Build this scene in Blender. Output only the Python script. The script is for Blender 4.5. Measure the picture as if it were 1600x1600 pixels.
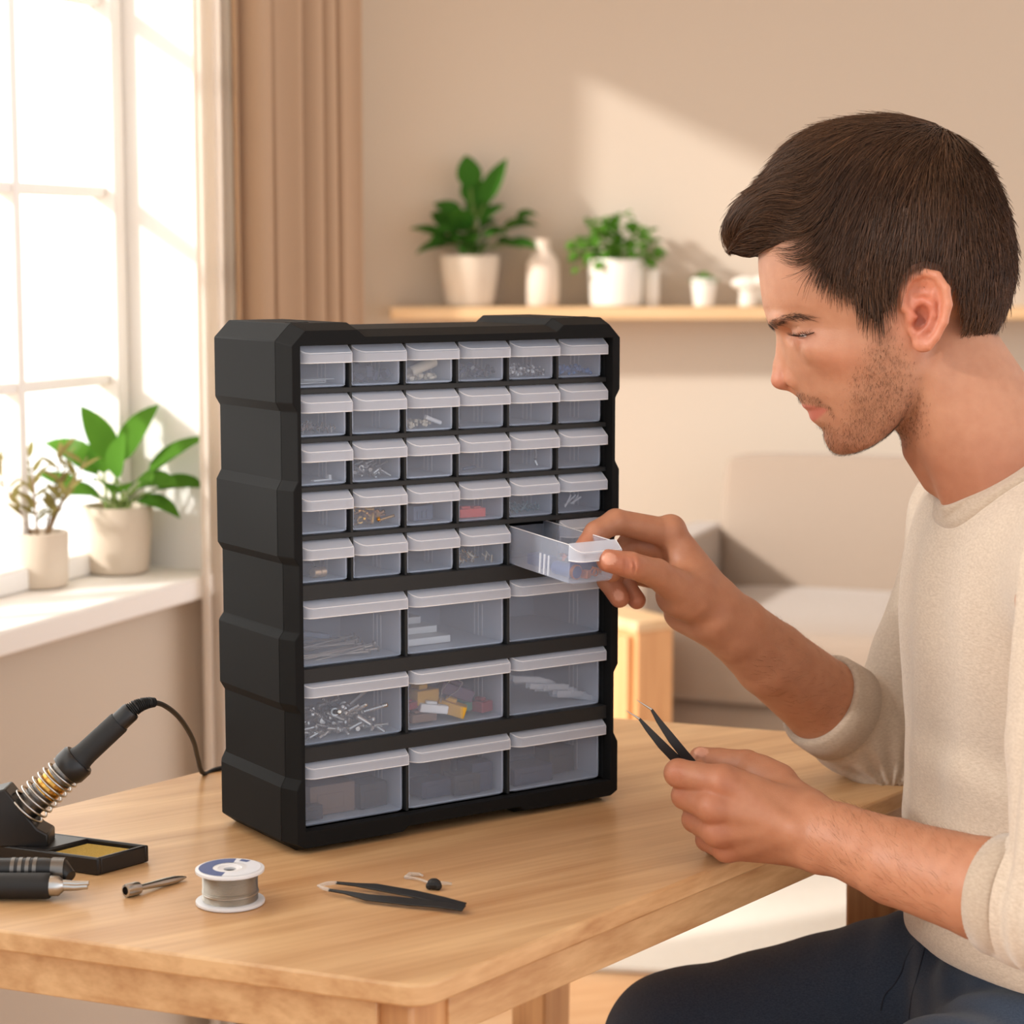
import bpy, bmesh, math, random
import numpy as np
from mathutils import Vector, Matrix, Euler

for _o in list(bpy.data.objects):
    bpy.data.objects.remove(_o, do_unlink=True)
SC = bpy.context.scene
COL = SC.collection

# ------------------------------------------------------------------ camera
FPX, PITCH, ZC, ZT = 3326.0, 0.1208, 1.2126, 0.75
cam = bpy.data.cameras.new('camera')
cam.sensor_width = 36.0
cam.lens = FPX / 1600.0 * 36.0
cam.clip_start = 0.05
cam.dof.use_dof = True
cam.dof.focus_distance = 1.66
cam.dof.aperture_fstop = 7.5
cam_ob = bpy.data.objects.new('camera', cam)
COL.objects.link(cam_ob)
cam_ob.location = (0, 0, ZC)
cam_ob.rotation_euler = (math.pi / 2 - PITCH, 0, 0)
SC.camera = cam_ob

# ------------------------------------------------------------------ world, sun, exposure
world = bpy.data.worlds.new('daylight')
SC.world = world
world.use_nodes = True
wn = world.node_tree
bg = wn.nodes['Background']
tc = wn.nodes.new('ShaderNodeTexCoord')
dot = wn.nodes.new('ShaderNodeVectorMath'); dot.operation = 'DOT_PRODUCT'
dot.inputs[1].default_value = (-0.86, 0.30, 0.40)
wn.links.new(tc.outputs['Generated'], dot.inputs[0])
ramp = wn.nodes.new('ShaderNodeValToRGB')
ramp.color_ramp.elements[0].position = 0.0
ramp.color_ramp.elements[0].color = (2.3, 2.36, 2.5, 1)
ramp.color_ramp.elements[1].position = 0.87
ramp.color_ramp.elements[1].color = (3.2, 3.15, 3.0, 1)
half = wn.nodes.new('ShaderNodeMath'); half.operation = 'MULTIPLY_ADD'
half.inputs[1].default_value = 0.5; half.inputs[2].default_value = 0.5
wn.links.new(dot.outputs['Value'], half.inputs[0])
wn.links.new(half.outputs[0], ramp.inputs['Fac'])
for _p, _cc in ((0.30, (0.98, 0.99, 1.02, 1)), (0.55, (0.98, 0.99, 1.02, 1))):
    _e = ramp.color_ramp.elements.new(_p); _e.color = _cc
wn.links.new(ramp.outputs['Color'], bg.inputs['Color'])
bg.inputs['Strength'].default_value = 1.0

sun = bpy.data.lights.new('sun', 'SUN')
sun.energy = 3.9
sun.color = (1.0, 0.975, 0.94)
sun.angle = math.radians(3.6)
sun_ob = bpy.data.objects.new('sun', sun)
COL.objects.link(sun_ob)
SUN_EL = math.radians(23)
SUN_DIR = Vector((0.894 * math.cos(SUN_EL), 0.447 * math.cos(SUN_EL), -math.sin(SUN_EL)))
sun_ob.rotation_euler = SUN_DIR.to_track_quat('-Z', 'Y').to_euler()
sun_ob.location = (-4, -1, 4)

SC.view_settings.view_transform = 'Standard'
SC.view_settings.look = 'None'
SC.view_settings.gamma = 1.0
SC.view_settings.exposure = 0.0
SC.view_settings.use_curve_mapping = False
SC.cycles.transparent_max_bounces = 24
SC.cycles.max_bounces = 8
SC.cycles.diffuse_bounces = 4
SC.cycles.caustics_reflective = False
SC.cycles.caustics_refractive = False
SC.cycles.use_denoising = True
SC.cycles.sample_clamp_indirect = 6.0

# ------------------------------------------------------------------ helpers
_c, _s = math.cos(PITCH), math.sin(PITCH)

def at(px, py, Y):
    """point of the room at distance Y seen at a photograph position"""
    a, b = (px - 800) / FPX, -(py - 800) / FPX
    r = np.array([a, _c + b * _s, -_s + b * _c])
    return np.array([0, 0, ZC]) + r * (Y / r[1])

def onz(px, py, z=ZT):
    a, b = (px - 800) / FPX, -(py - 800) / FPX
    r = np.array([a, _c + b * _s, -_s + b * _c])
    return np.array([0, 0, ZC]) + r * ((z - ZC) / r[2])

def lin(c):
    return tuple(((x / 255) / 12.92 if x / 255 <= 0.04045 else ((x / 255 + 0.055) / 1.055) ** 2.4) for x in c)

class MB:
    """collects shapes, links them as one mesh object"""
    def __init__(self):
        self.v, self.f, self.m = [], [], []
    def add(self, v, f, mi=0):
        o = len(self.v)
        self.v += [tuple(map(float, p)) for p in v]
        self.f += [tuple(int(i) + o for i in q) for q in f]
        self.m += [mi] * len(f)
        return self
    def box(self, lo, hi, mi=0, M=None):
        x0, y0, z0 = lo; x1, y1, z1 = hi
        v = [(x0,y0,z0),(x1,y0,z0),(x1,y1,z0),(x0,y1,z0),(x0,y0,z1),(x1,y0,z1),(x1,y1,z1),(x0,y1,z1)]
        if M is not None: v = [tuple(M @ Vector(p)) for p in v]
        return self.add(v, [(3,2,1,0),(4,5,6,7),(0,1,5,4),(1,2,6,5),(2,3,7,6),(3,0,4,7)], mi)
    def prism(self, poly, a, b, fr=None, mi=0):
        """poly (2-D, ccw) from height a to b; fr maps (x,y,h) to a point"""
        fr = fr or (lambda x, y, h: (x, y, h))
        n = len(poly)
        v = [fr(x, y, a) for x, y in poly] + [fr(x, y, b) for x, y in poly]
        f = [tuple(range(n))[::-1], tuple(range(n, 2 * n))]
        f += [(i, (i + 1) % n, n + (i + 1) % n, n + i) for i in range(n)]
        return self.add(v, f, mi)
    def lathe(self, prof, n=32, M=None, mi=0, cap=True):
        """prof: (r, z) list; revolved about z"""
        v, f = [], []
        for r, z in prof:
            for k in range(n):
                a = 2 * math.pi * k / n
                v.append((r * math.cos(a), r * math.sin(a), z))
        for i in range(len(prof) - 1):
            for k in range(n):
                k2 = (k + 1) % n
                f.append((i*n + k, i*n + k2, (i+1)*n + k2, (i+1)*n + k))
        if cap:
            f.append(tuple(range(n))[::-1]); f.append(tuple(range((len(prof)-1)*n, len(prof)*n)))
        if M is not None: v = [tuple(M @ Vector(p)) for p in v]
        return self.add(v, f, mi)
    def tube(self, pts, rad, n=8, mi=0, cap=True, flat=1.0, up=None):
        P = [Vector(p) for p in pts]
        if not hasattr(rad, '__len__'): rad = [rad] * len(P)
        v, f = [], []
        u = None
        for i, p in enumerate(P):
            t = (P[min(i+1, len(P)-1)] - P[max(i-1, 0)])
            t = t.normalized() if t.length > 1e-9 else Vector((0,0,1))
            if u is None:
                u = Vector(up) if up is not None else (Vector((0,0,1)) if abs(t.z) < 0.9 else Vector((1,0,0)))
            u = (u - t * u.dot(t)).normalized()
            w = t.cross(u)
            for k in range(n):
                a = 2 * math.pi * k / n
                v.append(p + (u * math.cos(a) * flat + w * math.sin(a)) * rad[i])
        for i in range(len(P) - 1):
            for k in range(n):
                k2 = (k + 1) % n
                f.append((i*n + k, i*n + k2, (i+1)*n + k2, (i+1)*n + k))
        if cap:
            f.append(tuple(range(n))[::-1]); f.append(tuple(range((len(P)-1)*n, len(P)*n)))
        return self.add(v, f, mi)
    def ball(self, c, r, n=12, m=8, mi=0, M=None):
        r = r if hasattr(r, '__len__') else (r, r, r)
        v = [(0, 0, -1)]; f = []
        for i in range(1, m):
            a = math.pi * i / m - math.pi / 2
            for k in range(n):
                b = 2 * math.pi * k / n
                v.append((math.cos(a)*math.cos(b), math.cos(a)*math.sin(b), math.sin(a)))
        v.append((0, 0, 1))
        for k in range(n):
            f.append((0, 1 + (k+1) % n, 1 + k))
            for i in range(m - 2):
                q = 1 + i*n
                f.append((q + k, q + (k+1) % n, q + n + (k+1) % n, q + n + k))
            f.append((len(v)-1, 1 + (m-2)*n + k, 1 + (m-2)*n + (k+1) % n))
        v = [Vector((p[0]*r[0], p[1]*r[1], p[2]*r[2])) for p in v]
        if M is not None: v = [M @ p for p in v]
        v = [tuple(p + Vector(c)) for p in v]
        return self.add(v, f, mi)
    def build(self, name, mats, parent=None, smooth=35, bevel=0, seg=2, sub=0):
        me = bpy.data.meshes.new(name)
        me.from_pydata(self.v, [], self.f)
        mats = mats if isinstance(mats, (list, tuple)) else [mats]
        for x in mats: me.materials.append(x)
        if len(mats) > 1: me.polygons.foreach_set('material_index', self.m)
        bm = bmesh.new(); bm.from_mesh(me)
        bmesh.ops.recalc_face_normals(bm, faces=bm.faces)
        bm.to_mesh(me); bm.free()
        if smooth:
            me.polygons.foreach_set('use_smooth', [True] * len(me.polygons))
            me.set_sharp_from_angle(angle=math.radians(smooth))
        ob = bpy.data.objects.new(name, me)
        COL.objects.link(ob)
        if parent is not None: ob.parent = parent
        if bevel:
            b = ob.modifiers.new('bevel', 'BEVEL'); b.width = bevel; b.segments = seg
            b.limit_method = 'ANGLE'; b.angle_limit = math.radians(35)
            b.harden_normals = False
        if sub:
            s = ob.modifiers.new('sub', 'SUBSURF'); s.levels = sub; s.render_levels = sub
        return ob

def tag(o, label=None, cat=None, group=None, kind=None):
    if label: o['label'] = label
    if cat: o['category'] = cat
    if group: o['group'] = group
    if kind: o['kind'] = kind
    return o

def thing(name, label, cat, loc=(0, 0, 0), rz=0.0, group=None):
    o = bpy.data.objects.new(name, None)
    o.empty_display_size = 0.02
    COL.objects.link(o)
    o.location = loc; o.rotation_euler = (0, 0, rz)
    return tag(o, label, cat, group)

def copy_thing(src, label=None, group=None):
    c = src.copy(); COL.objects.link(c)
    if label: c['label'] = label
    if group: c['group'] = group
    for ch in src.children:
        d = ch.copy(); COL.objects.link(d); d.parent = c
        for g in ch.children:
            e = g.copy(); COL.objects.link(e); e.parent = d
    return c

def frame(o, z, x=None):
    """matrix with origin o, local z along z"""
    z = Vector(z).normalized()
    x = Vector(x) if x is not None else (Vector((1,0,0)) if abs(z.x) < 0.9 else Vector((0,1,0)))
    x = (x - z * x.dot(z)).normalized()
    y = z.cross(x)
    M = Matrix((x, y, z)).transposed().to_4x4()
    M.translation = Vector(o)
    return M

# ------------------------------------------------------------------ materials
def pmat(name, col, rough=0.5, metal=0.0, bump=0.0, bscale=200.0, sheen=0.0, var=0.0, vscale=8.0, spec=0.5, coat=0.0, sss=0.0):
    m = bpy.data.materials.new(name); m.use_nodes = True
    nt = m.node_tree; p = nt.nodes['Principled BSDF']
    c = lin(col) + (1,)
    p.inputs['Base Color'].default_value = c
    p.inputs['Roughness'].default_value = rough
    p.inputs['Metallic'].default_value = metal
    p.inputs['Specular IOR Level'].default_value = spec
    if sheen: p.inputs['Sheen Weight'].default_value = sheen
    if coat: p.inputs['Coat Weight'].default_value = coat
    if sss:
        p.inputs['Subsurface Weight'].default_value = sss
        p.inputs['Subsurface Radius'].default_value = (0.01, 0.006, 0.004)
    t = nt.nodes.new('ShaderNodeTexCoord')
    if var:
        n = nt.nodes.new('ShaderNodeTexNoise'); n.inputs['Scale'].default_value = vscale; n.inputs['Detail'].default_value = 5
        nt.links.new(t.outputs['Object'], n.inputs['Vector'])
        mx = nt.nodes.new('ShaderNodeMix'); mx.data_type = 'RGBA'
        mx.inputs[6].default_value = tuple(x * (1 - var) for x in c[:3]) + (1,)
        mx.inputs[7].default_value = tuple(min(1, x * (1 + var)) for x in c[:3]) + (1,)
        nt.links.new(n.outputs['Fac'], mx.inputs[0]); nt.links.new(mx.outputs[2], p.inputs['Base Color'])
    if bump:
        n = nt.nodes.new('ShaderNodeTexNoise'); n.inputs['Scale'].default_value = bscale; n.inputs['Detail'].default_value = 4
        nt.links.new(t.outputs['Object'], n.inputs['Vector'])
        b = nt.nodes.new('ShaderNodeBump'); b.inputs['Strength'].default_value = bump; b.inputs['Distance'].default_value = 0.002
        nt.links.new(n.outputs['Fac'], b.inputs['Height']); nt.links.new(b.outputs['Normal'], p.inputs['Normal'])
    return m

def wood(name, c1, c2, rough=0.4, scale=(60, 3, 60), rot=0.0, c3=None):
    m = bpy.data.materials.new(name); m.use_nodes = True
    nt = m.node_tree; p = nt.nodes['Principled BSDF']
    t = nt.nodes.new('ShaderNodeTexCoord')
    r = nt.nodes.new('ShaderNodeMapping'); r.inputs['Rotation'].default_value = (0, 0, -rot)
    nt.links.new(t.outputs['Object'], r.inputs['Vector'])
    mp = nt.nodes.new('ShaderNodeMapping'); mp.inputs['Scale'].default_value = scale
    nt.links.new(r.outputs['Vector'], mp.inputs['Vector'])
    n = nt.nodes.new('ShaderNodeTexNoise'); n.inputs['Scale'].default_value = 1.0; n.inputs['Detail'].default_value = 7; n.inputs['Distortion'].default_value = 0.6
    nt.links.new(mp.outputs['Vector'], n.inputs['Vector'])
    mp2 = nt.nodes.new('ShaderNodeMapping'); mp2.inputs['Scale'].default_value = tuple(x * 6 if x > 10 else x * 1.5 for x in scale)
    nt.links.new(r.outputs['Vector'], mp2.inputs['Vector'])
    n2 = nt.nodes.new('ShaderNodeTexNoise'); n2.inputs['Scale'].default_value = 1.0; n2.inputs['Detail'].default_value = 3
    nt.links.new(mp2.outputs['Vector'], n2.inputs['Vector'])
    mx = nt.nodes.new('ShaderNodeMath'); mx.operation = 'MULTIPLY_ADD'
    mx.inputs[1].default_value = 0.35
    nt.links.new(n2.outputs['Fac'], mx.inputs[0]); nt.links.new(n.outputs['Fac'], mx.inputs[2])
    cr = nt.nodes.new('ShaderNodeValToRGB')
    cr.color_ramp.elements[0].position = 0.45; cr.color_ramp.elements[0].color = lin(c1) + (1,)
    cr.color_ramp.elements[1].position = 0.85; cr.color_ramp.elements[1].color = lin(c2) + (1,)
    nt.links.new(mx.outputs[0], cr.inputs['Fac']); nt.links.new(cr.outputs['Color'], p.inputs['Base Color'])
    p.inputs['Roughness'].default_value = rough
    b = nt.nodes.new('ShaderNodeBump'); b.inputs['Strength'].default_value = 0.08; b.inputs['Distance'].default_value = 0.001
    nt.links.new(mx.outputs[0], b.inputs['Height']); nt.links.new(b.outputs['Normal'], p.inputs['Normal'])
    return m

def plastic_clear(name, col, milk, rough=0.25, tint=(0.95, 0.965, 0.985)):
    m = bpy.data.materials.new(name); m.use_nodes = True
    nt = m.node_tree; p = nt.nodes['Principled BSDF']; out = nt.nodes['Material Output']
    p.inputs['Base Color'].default_value = lin(col) + (1,)
    p.inputs['Roughness'].default_value = rough
    tr = nt.nodes.new('ShaderNodeBsdfTransparent'); tr.inputs['Color'].default_value = tint + (1,)
    tl = nt.nodes.new('ShaderNodeBsdfTranslucent'); tl.inputs['Color'].default_value = lin(col) + (1,)
    m0 = nt.nodes.new('ShaderNodeMixShader'); m0.inputs[0].default_value = 0.3
    nt.links.new(p.outputs[0], m0.inputs[1]); nt.links.new(tl.outputs[0], m0.inputs[2])
    fr = nt.nodes.new('ShaderNodeLayerWeight'); fr.inputs['Blend'].default_value = 0.35
    mul = nt.nodes.new('ShaderNodeMath'); mul.operation = 'MULTIPLY_ADD'
    mul.inputs[1].default_value = 0.45; mul.inputs[2].default_value = milk
    nt.links.new(fr.outputs['Facing'], mul.inputs[0])
    mx = nt.nodes.new('ShaderNodeMixShader')
    nt.links.new(mul.outputs[0], mx.inputs[0])
    nt.links.new(tr.outputs[0], mx.inputs[1]); nt.links.new(m0.outputs[0], mx.inputs[2])
    nt.links.new(mx.outputs[0], out.inputs['Surface'])
    return m

def cloth_translucent(name, col, amount=0.5, alpha=1.0):
    m = bpy.data.materials.new(name); m.use_nodes = True
    nt = m.node_tree; p = nt.nodes['Principled BSDF']; out = nt.nodes['Material Output']
    p.inputs['Base Color'].default_value = lin(col) + (1,)
    p.inputs['Roughness'].default_value = 0.9; p.inputs['Specular IOR Level'].default_value = 0.1
    tl = nt.nodes.new('ShaderNodeBsdfTranslucent'); tl.inputs['Color'].default_value = lin(col) + (1,)
    mx = nt.nodes.new('ShaderNodeMixShader'); mx.inputs[0].default_value = amount
    nt.links.new(p.outputs[0], mx.inputs[1]); nt.links.new(tl.outputs[0], mx.inputs[2])
    last = mx
    if alpha < 1:
        tr = nt.nodes.new('ShaderNodeBsdfTransparent')
        m2 = nt.nodes.new('ShaderNodeMixShader'); m2.inputs[0].default_value = alpha
        nt.links.new(tr.outputs[0], m2.inputs[1]); nt.links.new(mx.outputs[0], m2.inputs[2]); last = m2
    nt.links.new(last.outputs[0], out.inputs['Surface'])
    return m

MAT = {}
MAT['wall'] = pmat('wall_paint', (205, 191, 174), 0.9, bump=0.05, bscale=300, spec=0.2)
MAT['white'] = pmat('white_paint', (246, 242, 236), 0.55)
MAT['ceiling'] = pmat('ceiling_paint', (228, 214, 196), 0.9)
MAT['floor'] = wood('floor_wood', (204, 156, 112), (226, 186, 142), 0.35, (4, 22, 22), 0.35)
MAT['table'] = wood('table_oak', (186, 138, 92), (222, 182, 134), 0.36, (3.0, 26, 40), 0.60)
MAT['tableleg'] = wood('table_oak_leg', (176, 124, 80), (208, 158, 108), 0.4, (40, 40, 3.0))
MAT['shelf'] = wood('shelf_pine', (206, 166, 120), (226, 192, 148), 0.45, (3, 40, 40))
MAT['sidewood'] = wood('sideboard_pine', (196, 136, 82), (220, 166, 112), 0.5, (30, 30, 3))
MAT['black'] = pmat('black_plastic', (20, 20, 20), 0.68, bump=0.05, bscale=1400, spec=0.14)
MAT['black2'] = pmat('black_plastic_inner', (24, 25, 25), 0.6)
MAT['seam'] = pmat('dark_gap', (8, 8, 8), 0.8)
MAT['drawer'] = plastic_clear('clear_drawer_plastic', (220, 228, 244), 0.12, 0.2)
MAT['drawer_side'] = plastic_clear('milky_drawer_plastic', (238, 243, 252), 0.66, 0.3)
MAT['pull'] = plastic_clear('frosted_drawer_plastic', (236, 241, 252), 0.58, 0.3)
MAT['ridge'] = plastic_clear('drawer_highlight_plastic', (254, 254, 255), 0.9, 0.2)  # edge highlights put into a whiter plastic, shared by the ribs
MAT['steel'] = pmat('steel', (196, 194, 190), 0.28, 1.0)
MAT['darksteel'] = pmat('dark_steel', (120, 116, 112), 0.35, 1.0)
MAT['brass'] = pmat('brass', (214, 164, 84), 0.25, 1.0)
MAT['copper'] = pmat('copper', (214, 130, 84), 0.3, 1.0)
MAT['blackmetal'] = pmat('black_coated_metal', (22, 20, 20), 0.38)
MAT['rubber'] = pmat('black_rubber', (22, 21, 21), 0.6, bump=0.05, bscale=900)
MAT['pot'] = pmat('stoneware_beige', (214, 198, 178), 0.75, var=0.06, vscale=30)
MAT['potwhite'] = pmat('white_ceramic', (236, 228, 216), 0.5)
MAT['soil'] = pmat('soil', (70, 50, 34), 0.95, bump=0.6, bscale=120)
MAT['leaf'] = cloth_translucent('leaf_green', (86, 134, 44), 0.3)
MAT['leaf2'] = cloth_translucent('leaf_dark_green', (62, 112, 38), 0.25)
MAT['leaf3'] = cloth_translucent('leaf_olive', (150, 140, 86), 0.35)
MAT['stem'] = pmat('stem_green', (120, 140, 66), 0.6)
MAT['twig'] = pmat('twig', (150, 122, 90), 0.8)
MAT['sofa'] = pmat('sofa_fabric', (160, 142, 126), 0.95, bump=0.35, bscale=700, sheen=0.3, var=0.05, vscale=300, spec=0.1)
MAT['drape'] = cloth_translucent('drape_fabric', (196, 164, 134), 0.2)
MAT['sheer'] = cloth_translucent('sheer_fabric', (244, 236, 226), 0.55, 0.82)
MAT['rug'] = pmat('rug_wool', (226, 218, 206), 0.98, bump=0.8, bscale=260, var=0.05, vscale=60, spec=0.05)
MAT['sponge'] = pmat('sponge_yellow', (206, 172, 92), 0.95, bump=1.0, bscale=900, var=0.12, vscale=400, spec=0.05)
# ================================================================== the room
WA = math.radians(22.0)
WD = Vector((math.sin(WA), math.cos(WA), 0))          # along the window wall
WNRM = Vector((math.cos(WA), -math.sin(WA), 0))       # into the room
WO = Vector((-0.413, 2.815, 0))                       # right inner edge of the window opening (s = 0)
YB = 5.05                                             # back wall
def wp(s, d, z):
    """point on the window wall: s along it, d out of it into the room"""
    p = WO + WD * s + WNRM * d
    return (p.x, p.y, z)
def wbox(mb, s0, s1, d0, d1, z0, z1, mi=0):
    v = [wp(s0,d0,z0), wp(s1,d0,z0), wp(s1,d1,z0), wp(s0,d1,z0), wp(s0,d0,z1), wp(s1,d0,z1), wp(s1,d1,z1), wp(s0,d1,z1)]
    mb.add(v, [(3,2,1,0),(4,5,6,7),(0,1,5,4),(1,2,6,5),(2,3,7,6),(3,0,4,7)], mi)

def struct(mb, name, m, **k):
    return tag(mb.build(name, m, None, **k), kind='structure')

b = MB(); b.box((-3.2, -1.5, -0.02), (3.6, YB + 0.12, 0.0)); struct(b, 'floor', MAT['floor'], smooth=0)
b = MB(); b.box((-0.60, YB, 0), (3.6, YB + 0.12, 2.9)); struct(b, 'wall_back', MAT['wall'], smooth=0)
b = MB(); b.prism([(-0.62, YB + 0.12), (-0.55, 2.95), tuple(wp(-3.3, -0.16, 0)[:2]), (3.6, -0.4), (3.6, YB + 0.12)], 2.9, 2.95); struct(b, 'ceiling', MAT['ceiling'], smooth=0)
ZS, ZW, DEP = 0.795, 2.55, 0.115
b = MB()
wbox(b, -1.52, 0.0, -0.16, 0, 0, ZS - 0.03)             # below the sill
wbox(b, -1.52, 0.0, -0.16, 0, ZW, 2.9)                  # above the window
wbox(b, 0.0, 0.46, -0.16, 0, 0, 2.9)                    # pier behind the curtains
wbox(b, -3.4, -1.52, -0.16, 0, 0, 1.42)                 # wall nearer the camera, shades the cabinet; opening above added to light the man
wbox(b, -3.4, -1.52, -0.16, 0, 2.6, 2.9)
struct(b, 'wall_left', MAT['white'] if False else MAT['wall'], smooth=0)
b = MB()                                                # short return wall behind the drape, unseen opening in it shaped for the sun patch
rx0, ry0 = wp(0.46, -0.16, 0)[0], wp(0.46, 0, 0)[1]
RX = -0.392
b.box((RX - 0.06, ry0 - 0.10, 0), (RX, ry0 + 0.03, 2.9))
b.box((RX - 0.06, 4.765, 0), (RX, YB, 2.9))
b.box((RX - 0.06, ry0 + 0.03, 1.915), (RX, 4.765, 2.9))
b.box((RX - 0.06, ry0 + 0.03, 0), (RX, 4.765, 0.12))
struct(b, 'wall_left_return', MAT['wall'], smooth=0)
b = MB(); b.box((RX, YB - 0.012, 0), (3.6, YB, 0.085)); struct(b, 'baseboard_back', MAT['white'], bevel=0.003)

# reveal lining, sill board
b = MB()
wbox(b, -1.50, 0.012, -0.15, 0.035, ZS - 0.03, ZS)
struct(b, 'trim_1', MAT['white'], bevel=0.004)
b = MB()
wbox(b, -0.006, 0.0, -0.15, 0.002, ZS, ZW)
struct(b, 'trim_2', MAT['white'], smooth=0)

# window: frame, glazing bars, glass
wt = bpy.data.objects.new('window_1', None); COL.objects.link(wt); tag(wt, kind='structure')
b = MB()
d0, d1 = -DEP - 0.03, -DEP
def wj(px):                                             # s on the glazing plane of a photograph column
    k = (px - 800) / FPX / _c
    o = WO + WNRM * (-DEP)
    return (k * o.y - o.x) / (WD.x - k * WD.y)
sR = -0.006
sr0 = wj(180)
wbox(b, sr0, sR, d0, d1 + 0.012, ZS, ZW)                # right jamb
wbox(b, -1.50, sR, d0, d1 + 0.012, ZS, ZS + 0.03)
wbox(b, -1.50, sR, d0, d1 + 0.012, ZW - 0.05, ZW)
b.build('window_frame', MAT['white'], wt, bevel=0.004)
b = MB()
s1 = wj(41)
pit = wj(152) - s1
k = 0
while s1 - pit * k > -1.5:
    s = s1 - pit * k
    w_ = 0.007 if k % 2 == 0 else 0.022
    wbox(b, s - w_, s + w_, d0, d1, ZS + 0.03, ZW - 0.05)
    k += 1
for z in (1.047, 1.293, 1.54, 1.785, 2.03, 2.28):
    wbox(b, -1.50, sr0, d0 + 0.004, d1 - 0.004, z - 0.007, z + 0.007)
b.build('glazing_bars', MAT['white'], wt, bevel=0.002)
gl = bpy.data.materials.new('window_glass'); gl.use_nodes = True
nt = gl.node_tree; out = nt.nodes['Material Output']
t_ = nt.nodes.new('ShaderNodeBsdfTransparent'); g_ = nt.nodes.new('ShaderNodeBsdfGlossy'); g_.inputs['Roughness'].default_value = 0.02
f_ = nt.nodes.new('ShaderNodeMath'); f_.operation = 'MULTIPLY'; f_.inputs[1].default_value = 0.25
lw_ = nt.nodes.new('ShaderNodeLayerWeight'); lw_.inputs['Blend'].default_value = 0.2; nt.links.new(lw_.outputs['Facing'], f_.inputs[0])
x_ = nt.nodes.new('ShaderNodeMixShader')
nt.links.new(f_.outputs[0], x_.inputs[0]); nt.links.new(t_.outputs[0], x_.inputs[1]); nt.links.new(g_.outputs[0], x_.inputs[2]); nt.links.new(x_.outputs[0], out.inputs['Surface'])
b = MB(); wbox(b, -1.49, sr0, d0 + 0.012, d0 + 0.016, ZS + 0.02, ZW - 0.04)
b.build('window_pane', gl, wt, smooth=0)

w2 = bpy.data.objects.new('added_diffuser', None); COL.objects.link(w2); tag(w2, kind='structure')   # added unseen frosted panel, softens sunlight reaching the man
b = MB()
wbox(b, -3.4, -1.52, -0.09, -0.05, 1.42, 1.45); wbox(b, -3.4, -1.52, -0.09, -0.05, 2.57, 2.60)
for s in (-3.36, -2.75, -2.14, -1.545): wbox(b, s - 0.025, s + 0.025, -0.09, -0.05, 1.45, 2.57)
b.build('window_frame', MAT['white'], w2, bevel=0.003)
b = MB(); b.add([wp(-3.4, -0.07, 1.43), wp(-1.52, -0.07, 1.43), wp(-1.52, -0.07, 2.58), wp(-3.4, -0.07, 2.58)], [(0, 1, 2, 3)])
b.build('diffuser_pane', cloth_translucent('diffuser_glass', (252, 250, 246), 0.92, 0.5), w2, smooth=0)

# curtains
def curtain(name, s0, s1, d, z0, z1, folds, amp, m, label, cat, seed=0, top=None):
    rnd = random.Random(seed)
    n = 120; mb = MB(); v = []; f = []
    ph = rnd.random() * 6
    zs = [z0 + (z1 - z0) * i / 14 for i in range(15)]
    for i, z in enumerate(zs):
        for k in range(n + 1):
            q = k / n
            s = s0 + (s1 - s0) * q
            wave = math.sin(q * folds * 2 * math.pi + ph + 0.35 * math.sin(z * 1.3)) + 0.35 * math.sin(q * folds * 4.6 * math.pi + 1.7 + z * 0.4)
            v.append(wp(s + 0.006 * math.sin(q * folds * 4 * math.pi), d + amp * wave, z))
    for i in range(len(zs) - 1):
        for k in range(n):
            a = i * (n + 1) + k
            f.append((a, a + 1, a + n + 2, a + n + 1))
    mb.add(v, f)
    o = mb.build(name, m, None, smooth=180)
    sol = o.modifiers.new('solid', 'SOLIDIFY'); sol.thickness = 0.0015
    return tag(o, label, cat)
def ws(px, d):
    k = (px - 800) / FPX / _c
    o = WO + WNRM * d
    return (k * o.y - o.x) / (WD.x - k * WD.y)
curtain('sheer_curtain', ws(318, 0.045), ws(380, 0.04), 0.04, 0.02, 2.6, 2.2, 0.010, MAT['sheer'], 'white sheer curtain hanging between the window and the tan drape', 'curtain', 3)
curtain('drape', ws(392, 0.075), ws(556, 0.075), 0.075, 0.015, 2.6, 5.0, 0.02, MAT['drape'], 'tan full length drape hanging in folds beside the sheer curtain', 'curtain', 5)

# rug
b = MB()
RZ = 0.012
rug = [onz(900, 1508, RZ), onz(1800, 1545, RZ), onz(1900, 1240, RZ), onz(990, 1240, RZ)]
b.prism([(p[0], p[1]) for p in rug], 0.0005, RZ)
tag(b.build('rug', MAT['rug'], None, bevel=0.004), 'pale cream wool rug on the wooden floor under the armchair', 'rug')

# shelf on the back wall
b = MB()
zsh = at(900, 480, YB - 0.13)[2]
x0 = at(616, 490, YB)[0]
b.box((x0, YB - 0.15, zsh - 0.028), (1.5, YB - 0.001, zsh))
SHELFZ = zsh
tag(b.build('wall_shelf', MAT['shelf'], None, bevel=0.003), 'long pale wooden shelf on the back wall under the plants', 'shelf')
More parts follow.
